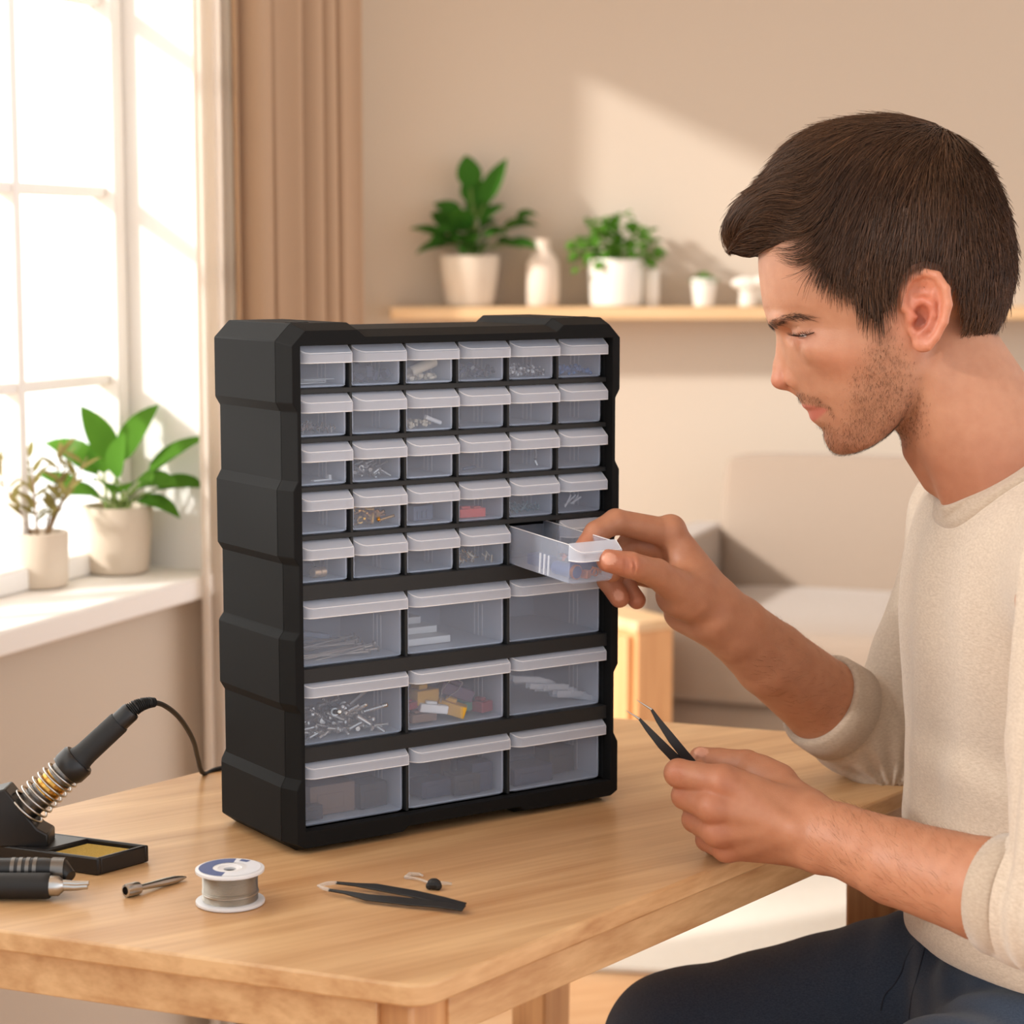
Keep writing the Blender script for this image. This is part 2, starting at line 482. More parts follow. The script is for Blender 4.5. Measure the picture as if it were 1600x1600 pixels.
# ================================================================== table
def isect(p, q, r, s):
    p, q, r, s = [np.array(a[:2], float) for a in (p, q, r, s)]
    d, e = q - p, s - r
    t = ((r - p)[0] * e[1] - (r - p)[1] * e[0]) / (d[0] * e[1] - d[1] * e[0])
    return p + d * t
nl = (onz(0, 1453), onz(602, 1534)); nr = (onz(960, 1420), onz(1400, 1240))
fl = (onz(72, 1265), onz(345, 1197)); fr_ = (onz(969, 1122), onz(1227, 1142))
TN, TR, TF, TL = isect(*nl, *nr), isect(*nr, *fr_), isect(*fr_, *fl), isect(*fl, *nl)
def roundpoly(P, r, n=6):
    out = []
    for i in range(len(P)):
        a, p, c = np.array(P[i-1]), np.array(P[i]), np.array(P[(i+1) % len(P)])
        u = (a - p) / np.linalg.norm(a - p); v = (c - p) / np.linalg.norm(c - p)
        h = math.acos(max(-1, min(1, float(u @ v)))) / 2
        t = r / math.tan(h)
        A, B = p + u * t, p + v * t
        C = p + (u + v) / np.linalg.norm(u + v) * r / math.sin(h)
        a0 = math.atan2(*(A - C)[::-1]); a1 = math.atan2(*(B - C)[::-1])
        while a1 - a0 > math.pi: a1 -= 2 * math.pi
        while a1 - a0 < -math.pi: a1 += 2 * math.pi
        out += [tuple(C + r * np.array([math.cos(a0 + (a1 - a0) * k / n), math.sin(a0 + (a1 - a0) * k / n)])) for k in range(n + 1)]
    return out
def insetpoly(P, d):
    out = []
    for i in range(len(P)):
        a, p, c = np.array(P[i-1]), np.array(P[i]), np.array(P[(i+1) % len(P)])
        u = (a - p) / np.linalg.norm(a - p); v = (c - p) / np.linalg.norm(c - p)
        h = math.acos(float(u @ v)) / 2
        out.append(tuple(p + (u + v) / np.linalg.norm(u + v) * d / math.sin(h)))
    return out
table = thing('table', 'light oak work table with rounded corners carrying the black drawer cabinet', 'table')
TP = [tuple(TL), tuple(TN), tuple(TR), tuple(TF)]
b = MB(); b.prism(roundpoly(TP, 0.022, 8), ZT - 0.0155, ZT)
b.build('tabletop', MAT['table'], table, bevel=0.002)
IP = insetpoly(TP, 0.010)
for i in range(4):
    a, c = np.array(IP[i]), np.array(IP[(i + 1) % 4])
    u = (c - a) / np.linalg.norm(c - a); n_ = np.array([-u[1], u[0]])
    a2, c2 = a + u * 0.03, c - u * 0.03
    b = MB(); b.prism([tuple(a2), tuple(c2), tuple(c2 + n_ * 0.016), tuple(a2 + n_ * 0.016)], ZT - 0.0155 - 0.031, ZT - 0.0155)
    b.build('apron', MAT['table'], table, bevel=0.001)
LP = insetpoly(TP, 0.038)
LP[2] = tuple(at(1372, 1300, 1.93)[:2]); LP[3] = tuple(at(845, 1500, 2.16)[:2])
for i, p in enumerate(LP):
    b = MB()
    a, c = np.array(TP[i]), np.array(TP[(i + 1) % 4]); u = (c - a) / np.linalg.norm(c - a)
    r_ = 0.025
    def sq(r, z): 
        n_ = np.array([-u[1], u[0]])
        return [tuple(np.array(p) + u * sx * r + n_ * sy * r) + (z,) for sx, sy in ((-1,-1),(1,-1),(1,1),(-1,1))]
    v = sq(r_, ZT - 0.016) + sq(r_, ZT - 0.07) + sq(r_ * 0.72, 0.0)
    f = [(0,1,2,3), (11,10,9,8)] + [(j + k, j + (k + 1) % 4, j + 4 + (k + 1) % 4, j + 4 + k) for j in (0, 4) for k in range(4)]
    b.add(v, f); b.build('leg', MAT['tableleg'], table, bevel=0.003)

# ================================================================== drawer cabinet
CW, CD, CH, CYAW = 0.3173, 0.1266, 0.41, 0.5907
cab = thing('drawer_cabinet', 'black plastic cabinet with thirty small and nine large clear drawers on the oak table', 'drawer cabinet', (-0.1687, 1.5965, ZT), CYAW)
cab.rotation_euler = (0, 0, CYAW)
def cw(x, y, z):
    c_, s_ = math.cos(CYAW), math.sin(CYAW)
    return Vector((-0.1687 + x * c_ - y * s_, 1.5965 + x * s_ + y * c_, ZT + z))
rec = 0.0042
stp = [(0.0, 0.122), (0.139, 0.267), (0.283, 0.413), (0.425, 0.551), (0.568, 0.692), (0.71, 0.838), (0.855, 1.0)]
def outline(ins=0.0, chy=0.013):
    """cabinet outline (x, z), counter-clockwise, stepped sides and top, chamfered corners"""
    left = []      # from top to bottom: (offset from the side, height)
    for i, (a, c) in enumerate([(0.0, 0.145), (0.162, 0.29), (0.308, 0.4325), (0.448, 0.575), (0.588, 0.711), (0.728, 0.855), (0.874, 1.0)]):
        o = 0 if i % 2 == 0 else rec
        left += [(o, CH * (1 - a)), (o, CH * (1 - c))]
    left[0] = (0, CH - chy); left[-1] = (0, 0.009)
    L = [(x + ins, z) for x, z in left]
    R = [(CW - x - ins, z) for x, z in left]
    top = [(CW - chy - 0, CH - ins), (CW - 0.062, CH - ins), (CW - 0.069, CH - 0.0055 - ins), (0.069, CH - 0.0055 - ins), (0.062, CH - ins), (chy, CH - ins)]
    bot = [(0.012, ins), (0.10, ins), (0.105, 0.004 + ins), (CW - 0.105, 0.004 + ins), (CW - 0.10, ins), (CW - 0.012, ins)]
    pts = bot + R[::-1] + top + L
    if ins:
        pts = [(x, min(max(z, ins + 0.006 if False else 0), CH)) for x, z in pts]
    return pts
O0 = outline(0.0)
O1 = outline(0.0052, 0.0165)
FT = 0.0185
# outer shell
b = MB(); n = len(O0)
v = [(x, FT + 0.0006, z) for x, z in O0] + [(x, CD - 0.004, z) for x, z in O0] + [((x - CW / 2) * 0.985 + CW / 2, CD, (z - CH / 2) * 0.985 + CH / 2) for x, z in O0]
v = [(p[0], p[1], max(p[2], 0.0)) for p in v]
f = [(i, (i + 1) % n, n + (i + 1) % n, n + i) for i in range(n)] + [(n + i, n + (i + 1) % n, 2 * n + (i + 1) % n, 2 * n + i) for i in range(n)] + [tuple(range(2 * n, 3 * n))]
b.add(v, f)
sh = b.build('outer_shell', MAT['black'], cab, smooth=20, bevel=0.0008)
# front frame with bevelled rim
OX0, OX1, OZ0, OZ1 = 0.0125, CW - 0.0125, 0.0185, CH - 0.0165
bm = bmesh.new()
l0 = [bm.verts.new((x, FT, z)) for x, z in O0]
l1 = [bm.verts.new((x, 0.0015, z)) for x, z in O1]
h0 = [bm.verts.new(p) for p in ((OX0, 0.0015, OZ0), (OX1, 0.0015, OZ0), (OX1, 0.0015, OZ1), (OX0, 0.0015, OZ1))]
h1 = [bm.verts.new((q.co.x, 0.020, q.co.z)) for q in h0]
for i in range(n):
    bm.faces.new((l0[i], l0[(i + 1) % n], l1[(i + 1) % n], l1[i]))
for i in range(4):
    bm.faces.new((h0[i], h0[(i + 1) % 4], h1[(i + 1) % 4], h1[i]))
ed = [bm.edges.get((l1[i], l1[(i + 1) % n])) for i in range(n)] + [bm.edges.get((h0[i], h0[(i + 1) % 4])) for i in range(4)]
bmesh.ops.triangle_fill(bm, use_beauty=True, use_dissolve=False, edges=ed)
bmesh.ops.recalc_face_normals(bm, faces=bm.faces)
me = bpy.data.meshes.new('front_frame'); bm.to_mesh(me); bm.free(); me.materials.append(MAT['black'])
ff = bpy.data.objects.new('front_frame', me); COL.objects.link(ff); ff.parent = cab
bv = ff.modifiers.new('bevel', 'BEVEL'); bv.width = 0.0007; bv.segments = 2; bv.limit_method = 'ANGLE'; bv.angle_limit = 0.5
# seam between frame and shell
b = MB(); v = [((x - CW/2) * 0.994 + CW/2, FT - 0.0006, (z - CH/2) * 0.995 + CH/2) for x, z in O0] + [((x - CW/2) * 0.994 + CW/2, FT + 0.0012, (z - CH/2) * 0.995 + CH/2) for x, z in O0]
b.add(v, [(i, (i + 1) % n, n + (i + 1) % n, n + i) for i in range(n)]); b.build('seam', MAT['seam'], cab, smooth=0)
# divider grid
pitch = (OX1 - OX0) / 6
rowz = [CH - 0.0165, CH - 0.0535, CH - 0.0910, CH - 0.1285, CH - 0.1660]      # tops of the small rows
rowb = [CH - 0.0495, CH - 0.0872, CH - 0.1247, CH - 0.1622, CH - 0.2000]      # their floors
bigz = [CH - 0.2120, CH - 0.2765, CH - 0.3390]
bigb = [CH - 0.2655, CH - 0.3275, CH - 0.3915]
GY = 0.0105
b = MB()
for i in range(4): b.box((OX0, GY, rowz[i + 1]), (OX1, CD - 0.006, rowb[i]))
b.box((OX0, GY - 0.003, bigz[0]), (OX1, CD - 0.006, rowb[4]))
for i in range(2): b.box((OX0, GY - 0.003, bigz[i + 1]), (OX1, CD - 0.006, bigb[i]))
for k in range(1, 6):
    x = OX0 + pitch * k
    b.box((x - 0.0011, GY + 0.001, rowb[4] - 0.001), (x + 0.0011, CD - 0.006, CH - 0.017))
for k in (2, 4):
    x = OX0 + pitch * k
    b.box((x - 0.0013, GY + 0.001, OZ0), (x + 0.0013, CD - 0.006, bigz[0] + 0.001))
b.box((OX0 - 0.0015, GY, OZ0 - 0.004), (OX1 + 0.0015, CD - 0.006, OZ0))
b.box((OX0 - 0.003, 0.012, OZ0), (OX0, CD - 0.006, OZ1)); b.box((OX1, 0.012, OZ0), (OX1 + 0.003, CD - 0.006, OZ1))
b.box((OX0, 0.012, OZ1), (OX1, CD - 0.006, OZ1 + 0.003))
b.build('divider_grid', MAT['black2'], cab, smooth=0, bevel=0.0004, seg=1)
for x in (0.018, CW - 0.034):
    b = MB(); b.box((x, 0.028, CH - 0.0008), (x + 0.016, 0.036, CH + 0.0004)); b.box((x + 0.001, 0.0285, CH - 0.002), (x + 0.015, 0.0355, CH + 0.0005), 1)
    b.build('mounting_slot', [MAT['black'], MAT['seam']], cab, smooth=0)  # shade of the slot recess put into a dark raised box

def make_drawer(w, h, ln, fy=0.0145):
    """clear drawer: origin at the middle of its front foot, y runs back"""
    t = 0.0011
    hw = w / 2
    b = MB()
    rc = 0.005
    # front panel with rounded lower corners
    pts = []
    for cx, a0 in ((hw - rc, -90), (-hw + rc, -180)):
        for k in range(6):
            a = math.radians(a0 + 90 * k / 5) if cx > 0 else math.radians(a0 + 90 * k / 5)
            pts.append((cx + rc * math.cos(a), rc + rc * math.sin(a)))
    pr = [p for p in pts[:6]] + [(hw, h), (-hw, h)] + [p for p in pts[6:]]
    b.prism(pr, 0, t, lambda x, z, y: (x, y, z))
    b.box((-hw + 0.001, t, 0.0005), (hw - 0.001, ln, t + 0.0005), 2)
    b.box((-hw, t, t), (-hw + t, ln, h - 0.001), 2); b.box((hw - t, t, t), (hw, ln, h - 0.001), 2)
    b.box((-hw + t, ln - t, t), (hw - t, ln, h - 0.003), 2)
    for sx in (-1, 1):                                   # ribs that hold a divider
        for q in (0.30, 0.36, 0.42):
            b.box((sx * hw - (0.0016 if sx > 0 else -0.0004), ln * q, t), (sx * hw - (0.0004 if sx > 0 else -0.0016), ln * q + 0.0012, h * 0.55), 1)
    # edge highlights as white strips
    b.box((-hw, 0, h - 0.0006), (-hw + 0.0006, ln, h), 1); b.box((hw - 0.0006, 0, h - 0.0006), (hw, ln, h), 1)
    me = b.build('drawer', [MAT['drawer'], MAT['ridge'], MAT['drawer_side']], cab, smooth=30)
    # pull lip, wedge shaped with swept ends
    p = MB()
    e = hw + 0.0012
    lip = 0.0125
    y0, yr, yf = 0.0004, -0.0085, -0.0098
    zt, zr, zb = h + 0.0012, h - 0.0052, h - lip
    def sec(x, k):   # k: 0 at the end .. 1 full depth
        return [(x, y0, zt), (x, y0 + (yr - y0) * k, zr + (zt - zr) * (1 - k) * 0.8), (x, y0 + (yf - y0) * k, zr - 0.001 + (zt - zr) * (1 - k) * 0.6), (x, y0 + (yf - y0) * k, zb), (x, y0, zb + 0.0004)]
    xs = [(-e, 0.06), (-e + 0.0012, 0.38), (-e + 0.003, 0.68), (-e + 0.0055, 0.9), (-e + 0.0085, 1.0), (e - 0.004, 1.0), (e - 0.0012, 0.97), (e, 0.88)]
    S = [sec(x, k) for x, k in xs]
    v = [q for s_ in S for q in s_]; f = []
    for i in range(len(S) - 1):
        for k in range(4):
            f.append((i * 5 + k, i * 5 + k + 1, i * 5 + 6 + k, i * 5 + 5 + k))
    f += [(0, 1, 2, 3, 4), tuple(range((len(S) - 1) * 5, len(S) * 5))[::-1]]
    p.add(v, f)
    p.tube([s_[1] for s_ in S], 0.00042, 5, 1)
    p.tube([s_[3] for s_ in S], 0.00042, 5, 1)
    p.tube([S[-1][0], S[-1][1], S[-1][2], S[-1][3]], 0.00026, 5, 1)
    pl = p.build('drawer_pull', [MAT['pull'], MAT['ridge']], me, smooth=30)
    return me
SMALL = make_drawer(pitch - 0.0058, 0.0318, 0.098)
BIG = make_drawer(2 * pitch - 0.0062, 0.0520, 0.098)
DY = 0.0145
PULL = 0.084
def drawer_at(src, x, y, z, first, label=None):
    if first: d = src
    else:
        d = src.copy(); COL.objects.link(d); d.parent = cab
        c = src.children[0].copy(); COL.objects.link(c); c.parent = d
    d.location = (x, y, z)
    if label: d['label'] = label
    return d
first = True
for r in range(5):
    for c in range(6):
        out_ = PULL if (r == 4 and c == 4) else (0.004 if (r == 4 and c == 5) else 0)
        d = drawer_at(SMALL, OX0 + pitch * (c + 0.5), DY - out_, rowb[r] + 0.0003, first,
                      'clear small drawer pulled halfway out' if out_ > 0.01 else None)
        if out_ > 0.01: d.rotation_euler = (math.radians(4.0), 0, 0); d.location.z -= 0.0062; d.data = d.data.copy(); d.data.materials[2] = MAT['drawer']
        first = False
first = True
for r in range(3):
    for c in range(3):
        drawer_at(BIG, OX0 + pitch * (2 * c + 1), DY, bigb[r] + 0.0003, first); first = False
# ================================================================== plants, vases, armchair, sideboard
def leafblade(mb, base, d, up, ln, wd, droop=0.5, fold=0.25, n=8, mi=0, tipw=0.0):
    """one leaf: curved blade with a folded midrib"""
    d = Vector(d).normalized(); up = Vector(up)
    side = d.cross(up)
    if side.length < 1e-4: side = Vector((1, 0, 0))
    side.normalize(); nrm = side.cross(d).normalized()
    p = Vector(base); v = []; f = []
    for i in range(n + 1):
        t = i / n
        w = wd * (math.sin(math.pi * min(1, t ** 0.75)) ** 0.8 if 0 < t < 1 else 0.02) 
        ang = -droop * t * 1.2
        dd = d * math.cos(ang) + nrm * math.sin(ang)
        nn = nrm * math.cos(ang) - d * math.sin(ang)
        v += [p - side * w + nn * w * fold, p, p + side * w + nn * w * fold]
        p = p + dd * (ln / n)
    for i in range(n):
        a = i * 3
        f += [(a, a + 1, a + 4, a + 3), (a + 1, a + 2, a + 5, a + 4)]
    mb.add(v, f, mi)
    return p

def pot(root, r0, r1, h, m, wall=0.006, rim=0.004, foot=0.0):
    b = MB()
    prof = [(r0 * 0.86, 0), (r0 * 0.97, h * 0.03), (r0, h * 0.10), ((r0 + r1) / 2 + foot, h * 0.5), (r1, h * 0.97), (r1 - 0.001, h), (r1 - wall, h), (r1 - wall, h * 0.86)]
    b.lathe(prof, 40); o = b.build('pot', m, root, smooth=40)
    s = MB(); s.lathe([(r1 - wall, h * 0.84), (r1 * 0.5, h * 0.87), (0.001, h * 0.88)], 24, cap=False); s.build('soil', MAT['soil'], root)
    return o

def scaled(t, k):
    t.scale = (k, k, k)
    return t
def lily(name, label, loc, r0, r1, h, leaves, m, seed, potmat, group=None):
    """broad-leaved plant; leaves: (dx, dz, length, width, droop, depth dir)"""
    rnd = random.Random(seed)
    t = thing(name, label, 'plant', loc, 0, group)
    pot(t, r0, r1, h, potmat)
    fb, sb = MB(), MB()
    for (ax, az, ay, st, ln, wd, dr) in leaves:
        d = Vector((ax, ay, az)).normalized()
        a = rnd.random() * 6.28
        b0 = Vector((math.cos(a) * r1 * 0.25, math.sin(a) * r1 * 0.25, h * 0.86))
        mid = b0 + Vector((d.x * 0.35, d.y * 0.35, max(d.z, 0.6))) * st * 0.55
        end = mid + d * st * 0.5
        sb.tube([b0, b0.lerp(mid, 0.5) + Vector((0, 0, 0.002)), mid, end], [0.0022, 0.002, 0.0018, 0.0014], 6)
        leafblade(fb, end, d, (0, -0.45, 1), ln, wd, dr)
    sb.build('stems', MAT['stem'], t)
    fb.build('foliage', m, t, smooth=60)
    return t

# --- on the window sill
pz = ZS + 0.0005
def sillpt(px, py): 
    p = onz(px, py, pz); return (p[0], p[1], pz)
L1 = [(-0.75,0.9,0.1,.055,.085,.020,.9),(-0.35,1.0,-.1,.06,.075,.019,.4),(0.35,1.0,.1,.06,.085,.018,.7),(0.75,.75,0,.06,.085,.016,.5),(0.9,.35,.1,.055,.07,.017,.9),
      (-0.9,.45,-.1,.05,.055,.015,.2),(-0.5,.3,-.5,.045,.05,.02,.6),(0.35,.45,-.5,.05,.055,.022,.7),(0.1,.9,-.3,.045,.055,.018,.4),(0.6,.5,-.4,.045,.06,.02,1.0),(-.15,.8,.4,.05,.05,.018,.4),(.7,.1,-.3,.04,.06,.014,1.0),(-.2,.55,-.6,.035,.045,.018,.5)]
p = sillpt(184, 894)
scaled(lily('potted_plant', 'large potted plant with broad green leaves in a stoneware pot on the window sill', p, 0.036, 0.0415, 0.078, L1, MAT['leaf'], 4, MAT['pot'], 'plants'), 1.14)
# twiggy plant
p = sillpt(62, 916)
t = thing('potted_plant', 'small pot of dry olive twigs on the window sill, leftmost plant', 'plant', p, 0, 'plants'); t.scale = (1.2,) * 3
pot(t, 0.030, 0.0315, 0.058, MAT['pot'])
rnd = random.Random(12); sb, fb = MB(), MB()
for k in range(9):
    a = k * 2.4; tilt = 0.15 + 0.5 * rnd.random()
    d = Vector((math.cos(a) * tilt, math.sin(a) * tilt * 0.6, 1)).normalized(); ln = 0.06 + 0.05 * rnd.random()
    b0 = Vector((math.cos(a) * 0.009, math.sin(a) * 0.009, 0.05)); pts = [b0 + d * ln * q + Vector((d.x, d.y, 0)) * 0.03 * q * q for q in (0, .25, .5, .75, 1)]
    sb.tube(pts, [0.0014, 0.0012, 0.001, 0.0008, 0.0005], 5)
    for j in range(9):
        q = 0.25 + 0.75 * j / 9; bp = b0 + d * ln * q + Vector((d.x, d.y, 0)) * 0.03 * q * q
        aa = rnd.random() * 6.28; dd = Vector((math.cos(aa), math.sin(aa) * 0.7, 0.75 + rnd.random() * .4))
        leafblade(fb, bp, dd, (0, -.5, 1), 0.018 + 0.010 * rnd.random(), 0.0036, 0.3, 0.2, 4)
sb.build('stems', MAT['twig'], t); fb.build('foliage', MAT['leaf3'], t, smooth=60)

# --- on the shelf
YS = YB - 0.078
def shp(px, Y=None):
    q = at(px, 480, Y or YS); return (q[0], q[1], SHELFZ + 0.0005)
L2 = [(-0.9,.55,0,.07,.075,.017,.6),(-.55,.8,.1,.09,.06,.022,.9),(-.8,.1,-.1,.075,.06,.017,.8),(.45,1.0,0,.11,.09,.021,.1),(-.05,1.0,.1,.10,.06,.023,.5),(.85,.5,0,.10,.07,.018,.9),
      (.75,.1,-.1,.08,.06,.021,.5),(-.5,.3,-.5,.06,.06,.022,.6),(.3,.4,-.6,.06,.06,.023,.6),(0,.7,-.4,.06,.06,.022,.6),(.5,.7,-.2,.08,.06,.02,.6),(-.35,.6,.3,.07,.06,.02,.6),(.9,.3,.2,.07,.05,.018,1.1),(-.2,.45,-.6,.05,.05,.02,.8),(-.75,.35,.2,.06,.05,.02,.8),(.15,.9,.2,.08,.06,.021,.4),(-.3,.85,-.3,.055,.055,.023,.7),(.35,.75,-.4,.05,.055,.023,.8),(0,.6,-.6,.045,.055,.024,.9),(-.6,.6,-.3,.06,.055,.02,.9),(.65,.6,-.3,.06,.055,.02,1.0),(-.1,1,0,.13,.06,.022,.3),(.2,.4,-.7,.04,.05,.022,.8),(-.25,.35,-.7,.035,.05,.022,.8),(.95,.65,.1,.13,.045,.015,1.0)]
L2 = [(a,b_,c_,s*1.05,l*1.1,w*1.15,d) for a,b_,c_,s,l,w,d in L2]
scaled(lily('potted_plant', 'dark green broad-leaved plant in a round beige pot at the left end of the shelf', shp(734), 0.046, 0.058, 0.098, L2, MAT['leaf2'], 8, MAT['pot'], 'plants'), 1.2)
t = thing('vase', 'pale stoneware bottle vase standing on the shelf between two plants', 'vase', shp(848)); t.scale = (1.1,) * 3
b = MB(); b.lathe([(0.030, 0), (0.0335, 0.004), (0.0345, 0.05), (0.034, 0.090), (0.028, 0.105), (0.016, 0.118), (0.0145, 0.136), (0.017, 0.142), (0.013, 0.142), (0.012, 0.12)], 36)
b.build('body', pmat('vase_cream', (226, 208, 190), 0.7), t, smooth=50)
# bushy small-leaved plant in a white pot
t = thing('potted_plant', 'bushy bright green plant trailing from a white pot in the middle of the shelf', 'plant', shp(962, YS), 0, 'plants'); t.scale = (1.14,) * 3
pot(t, 0.052, 0.055, 0.096, MAT['potwhite'])
rnd = random.Random(5); fb, sb = MB(), MB()
for k in range(150):
    a = rnd.random() * 6.28; e = rnd.random() ** 0.8
    c_ = Vector((math.cos(a) * 0.085 * e, math.sin(a) * 0.045 * e, 0.105 + 0.085 * rnd.random() * (1.15 - 0.6 * e) - 0.02 * e))
    if k % 9 == 0: c_.z += 0.03; 
    if k % 10 == 1: c_ = Vector((c_.x * 1.15 - 0.01, c_.y, max(c_.z - 0.03, 0.078)))
    d = Vector((c_.x, c_.y - 0.02, rnd.uniform(-0.5, 0.6) * 0.1)).normalized()
    leafblade(fb, c_, d, (0, -0.5, 1), rnd.uniform(0.018, 0.03), rnd.uniform(0.008, 0.0125), 0.8, 0.2, 4)
    if k % 6 == 0 or k % 10 == 1: sb.tube([(0, 0, 0.085), c_ * 0.5 + Vector((0, 0, 0.05)), c_], 0.0009, 5)
sb.build('stems', MAT['stem'], t); fb.build('foliage', MAT['leaf'], t, smooth=60)
t = thing('candle', 'slim white pillar candle beside the bushy plant on the shelf', 'candle', shp(1016, YS + 0.02)); t.scale = (1.2,) * 3
b = MB(); b.lathe([(0.0165, 0), (0.0175, 0.002), (0.0172, 0.066), (0.015, 0.07), (0.003, 0.068)], 28); b.build('wax', MAT['potwhite'], t, smooth=50)
b = MB(); b.tube([(0, 0, 0.067), (0.001, 0, 0.074)], 0.0009, 6); b.build('wick', MAT['seam'], t)
t = thing('potted_plant', 'tiny succulent in a tapered white pot at the right of the shelf', 'plant', shp(1099, YS), 0, 'plants'); t.scale = (1.12,) * 3
pot(t, 0.0205, 0.0265, 0.058, MAT['potwhite'], 0.003)
rnd = random.Random(3); fb = MB()
for k in range(46):
    a = k * 2.4; e = (k / 46) ** 0.5
    d = Vector((math.cos(a) * e * 1.2, math.sin(a) * e * 1.2, 1.1 - e)).normalized()
    leafblade(fb, Vector((0, 0, 0.048)) + Vector((d.x, d.y, 0)) * 0.008, d, (0, -.3, 1), 0.022 + 0.008 * rnd.random(), 0.0055, 0.3, 0.3, 4)
fb.build('foliage', MAT['leaf'], t, smooth=60)
t = thing('ornament', 'blurry white sculptural ornament on the shelf beside the man', 'ornament', shp(1168, YS + 0.01)); t.scale = (1.15,) * 3
b = MB(); b.lathe([(0.015, 0), (0.018, 0.004), (0.017, 0.03), (0.019, 0.034)], 24)
b.build('stand', MAT['potwhite'], t)
b = MB(); b.ball((-0.004, 0, 0.046), (0.03, 0.016, 0.014)); b.ball((0.03, 0, 0.050), (0.03, 0.014, 0.011)); b.build('top', MAT['potwhite'], t)

# --- armchair
def cush(mb, c, sx, sy, sz, M, puff=0.012, n=10):
    """soft box: subdivided box with bulged faces"""
    v = []; f = []; idx = {}
    def P(i, j, k):
        key = (i, j, k)
        if key not in idx:
            x, y, z = (2 * i / n - 1, 2 * j / n - 1, 2 * k / n - 1)
            def sq(a): return math.copysign(abs(a) ** 0.75, a) if abs(a) < 1 else a
            q = Vector((x * sx, y * sy, z * sz))
            bx = (1 - x ** 4); by = (1 - y ** 4); bz = (1 - z ** 4)
            if abs(x) == 1: q.x += x * puff * by * bz
            if abs(y) == 1: q.y += y * puff * bx * bz
            if abs(z) == 1: q.z += z * puff * bx * by
            m_ = sum(1 for a in (x, y, z) if abs(a) > 0.999)
            if m_ >= 2: q *= 0.985
            idx[key] = len(v); v.append(M @ (Vector(c) + q))
        return idx[key]
    for a in range(n):
        for b_ in range(n):
            f += [(P(a,b_,0),P(a,b_+1,0),P(a+1,b_+1,0),P(a+1,b_,0)), (P(a,b_,n),P(a+1,b_,n),P(a+1,b_+1,n),P(a,b_+1,n)),
                  (P(a,0,b_),P(a+1,0,b_),P(a+1,0,b_+1),P(a,0,b_+1)), (P(a,n,b_),P(a,n,b_+1),P(a+1,n,b_+1),P(a+1,n,b_)),
                  (P(0,a,b_),P(0,a,b_+1),P(0,a+1,b_+1),P(0,a+1,b_)), (P(n,a,b_),P(n,a+1,b_),P(n,a+1,b_+1),P(n,a,b_+1))]
    mb.add(v, f)
ax, ay, _ = at(1137, 1000, 4.2)
arm = thing('armchair', 'boxy taupe fabric armchair standing behind the man by the back wall', 'armchair', (ax + 0.385 * math.cos(math.radians(-20)) - 0.35 * math.sin(math.radians(20)), 4.2 + 0.385 * math.sin(math.radians(-20)) + 0.35 * math.cos(math.radians(20)), RZ), math.radians(-20))
I4 = Matrix.Identity(4)
Zr = -RZ
def ap(name, c, sx, sy, sz, puff=0.01, rot=None, bev=0.022):
    M = I4 if rot is None else Matrix.Translation(Vector(c)) @ rot.to_matrix().to_4x4() @ Matrix.Translation(-Vector(c))
    mb = MB(); cush(mb, c, sx, sy, sz, M, puff)
    return mb.build(name, MAT['sofa'], arm, smooth=60, bevel=bev, seg=4)
ap('base', (0, 0, 0.20), 0.30, 0.31, 0.12, 0.004)
ap('armrest', (-0.345, -0.01, 0.325), 0.042, 0.34, 0.272, 0.004, None, 0.02)
ap('armrest', (0.345, -0.01, 0.325), 0.042, 0.34, 0.272, 0.004, None, 0.02)
ap('backrest', (0, 0.27, 0.45), 0.30, 0.075, 0.30, 0.012, Euler((math.radians(-8), 0, 0)), 0.035)
ap('seat_cushion', (0, -0.06, 0.395), 0.285, 0.29, 0.075, 0.014, None, 0.03)
for sx in (-1, 1):
    for sy in (-1, 1):
        b = MB(); b.lathe([(0.014, 0), (0.02, 0.065)], 16, Matrix.Translation((sx * 0.36, sy * 0.28, 0))); b.build('foot', MAT['tableleg'], arm)

# --- low wooden sideboard behind the drawer cabinet
sx_, sy_, _ = at(1000, 1100, 3.5)
SD = thing('side_cabinet', 'low pale wooden side cabinet standing on the floor behind the black drawer cabinet', 'side cabinet', (0, 0, RZ))
zt_ = at(1000, 975, 4.0)[2]
A0 = at(990, 1000, 3.30); A1 = at(1085, 1000, 3.62)
fx = np.array([A0[0], A0[1]]); 
pxr = at(978, 1000, 3.55); corner = at(998, 985, 3.30)
b = MB()
ce = Vector((at(996, 1000, 3.95)[0], 3.95, 0)); rz_ = math.radians(32)
e1 = Vector((math.cos(rz_), math.sin(rz_), 0)); e2 = Vector((-math.sin(rz_), math.cos(rz_), 0))
def sp(u, w, z): q = ce + e1 * u + e2 * w; return (q.x, q.y, z)
def sbox(mb, u0, u1, w0, w1, z0, z1):
    v = [sp(u0,w0,z0),sp(u1,w0,z0),sp(u1,w1,z0),sp(u0,w1,z0),sp(u0,w0,z1),sp(u1,w0,z1),sp(u1,w1,z1),sp(u0,w1,z1)]
    mb.add(v, [(3,2,1,0),(4,5,6,7),(0,1,5,4),(1,2,6,5),(2,3,7,6),(3,0,4,7)])
sbox(b, 0.003, 0.085, 0.003, 0.40, 0.05, zt_ - 0.02); b.build('body', MAT['sidewood'], SD, bevel=0.002)
b = MB(); sbox(b, -0.002, 0.09, -0.002, 0.405, zt_ - 0.02, zt_); b.build('top', MAT['shelf'], SD, bevel=0.002)
b = MB(); sbox(b, -0.009, 0.003, 0.02, 0.20, 0.07, zt_ - 0.03); b.build('door', MAT['sidewood'], SD, bevel=0.002)
b = MB(); sbox(b, -0.009, 0.003, 0.205, 0.39, 0.07, zt_ - 0.03); b.build('door', MAT['sidewood'], SD, bevel=0.002)
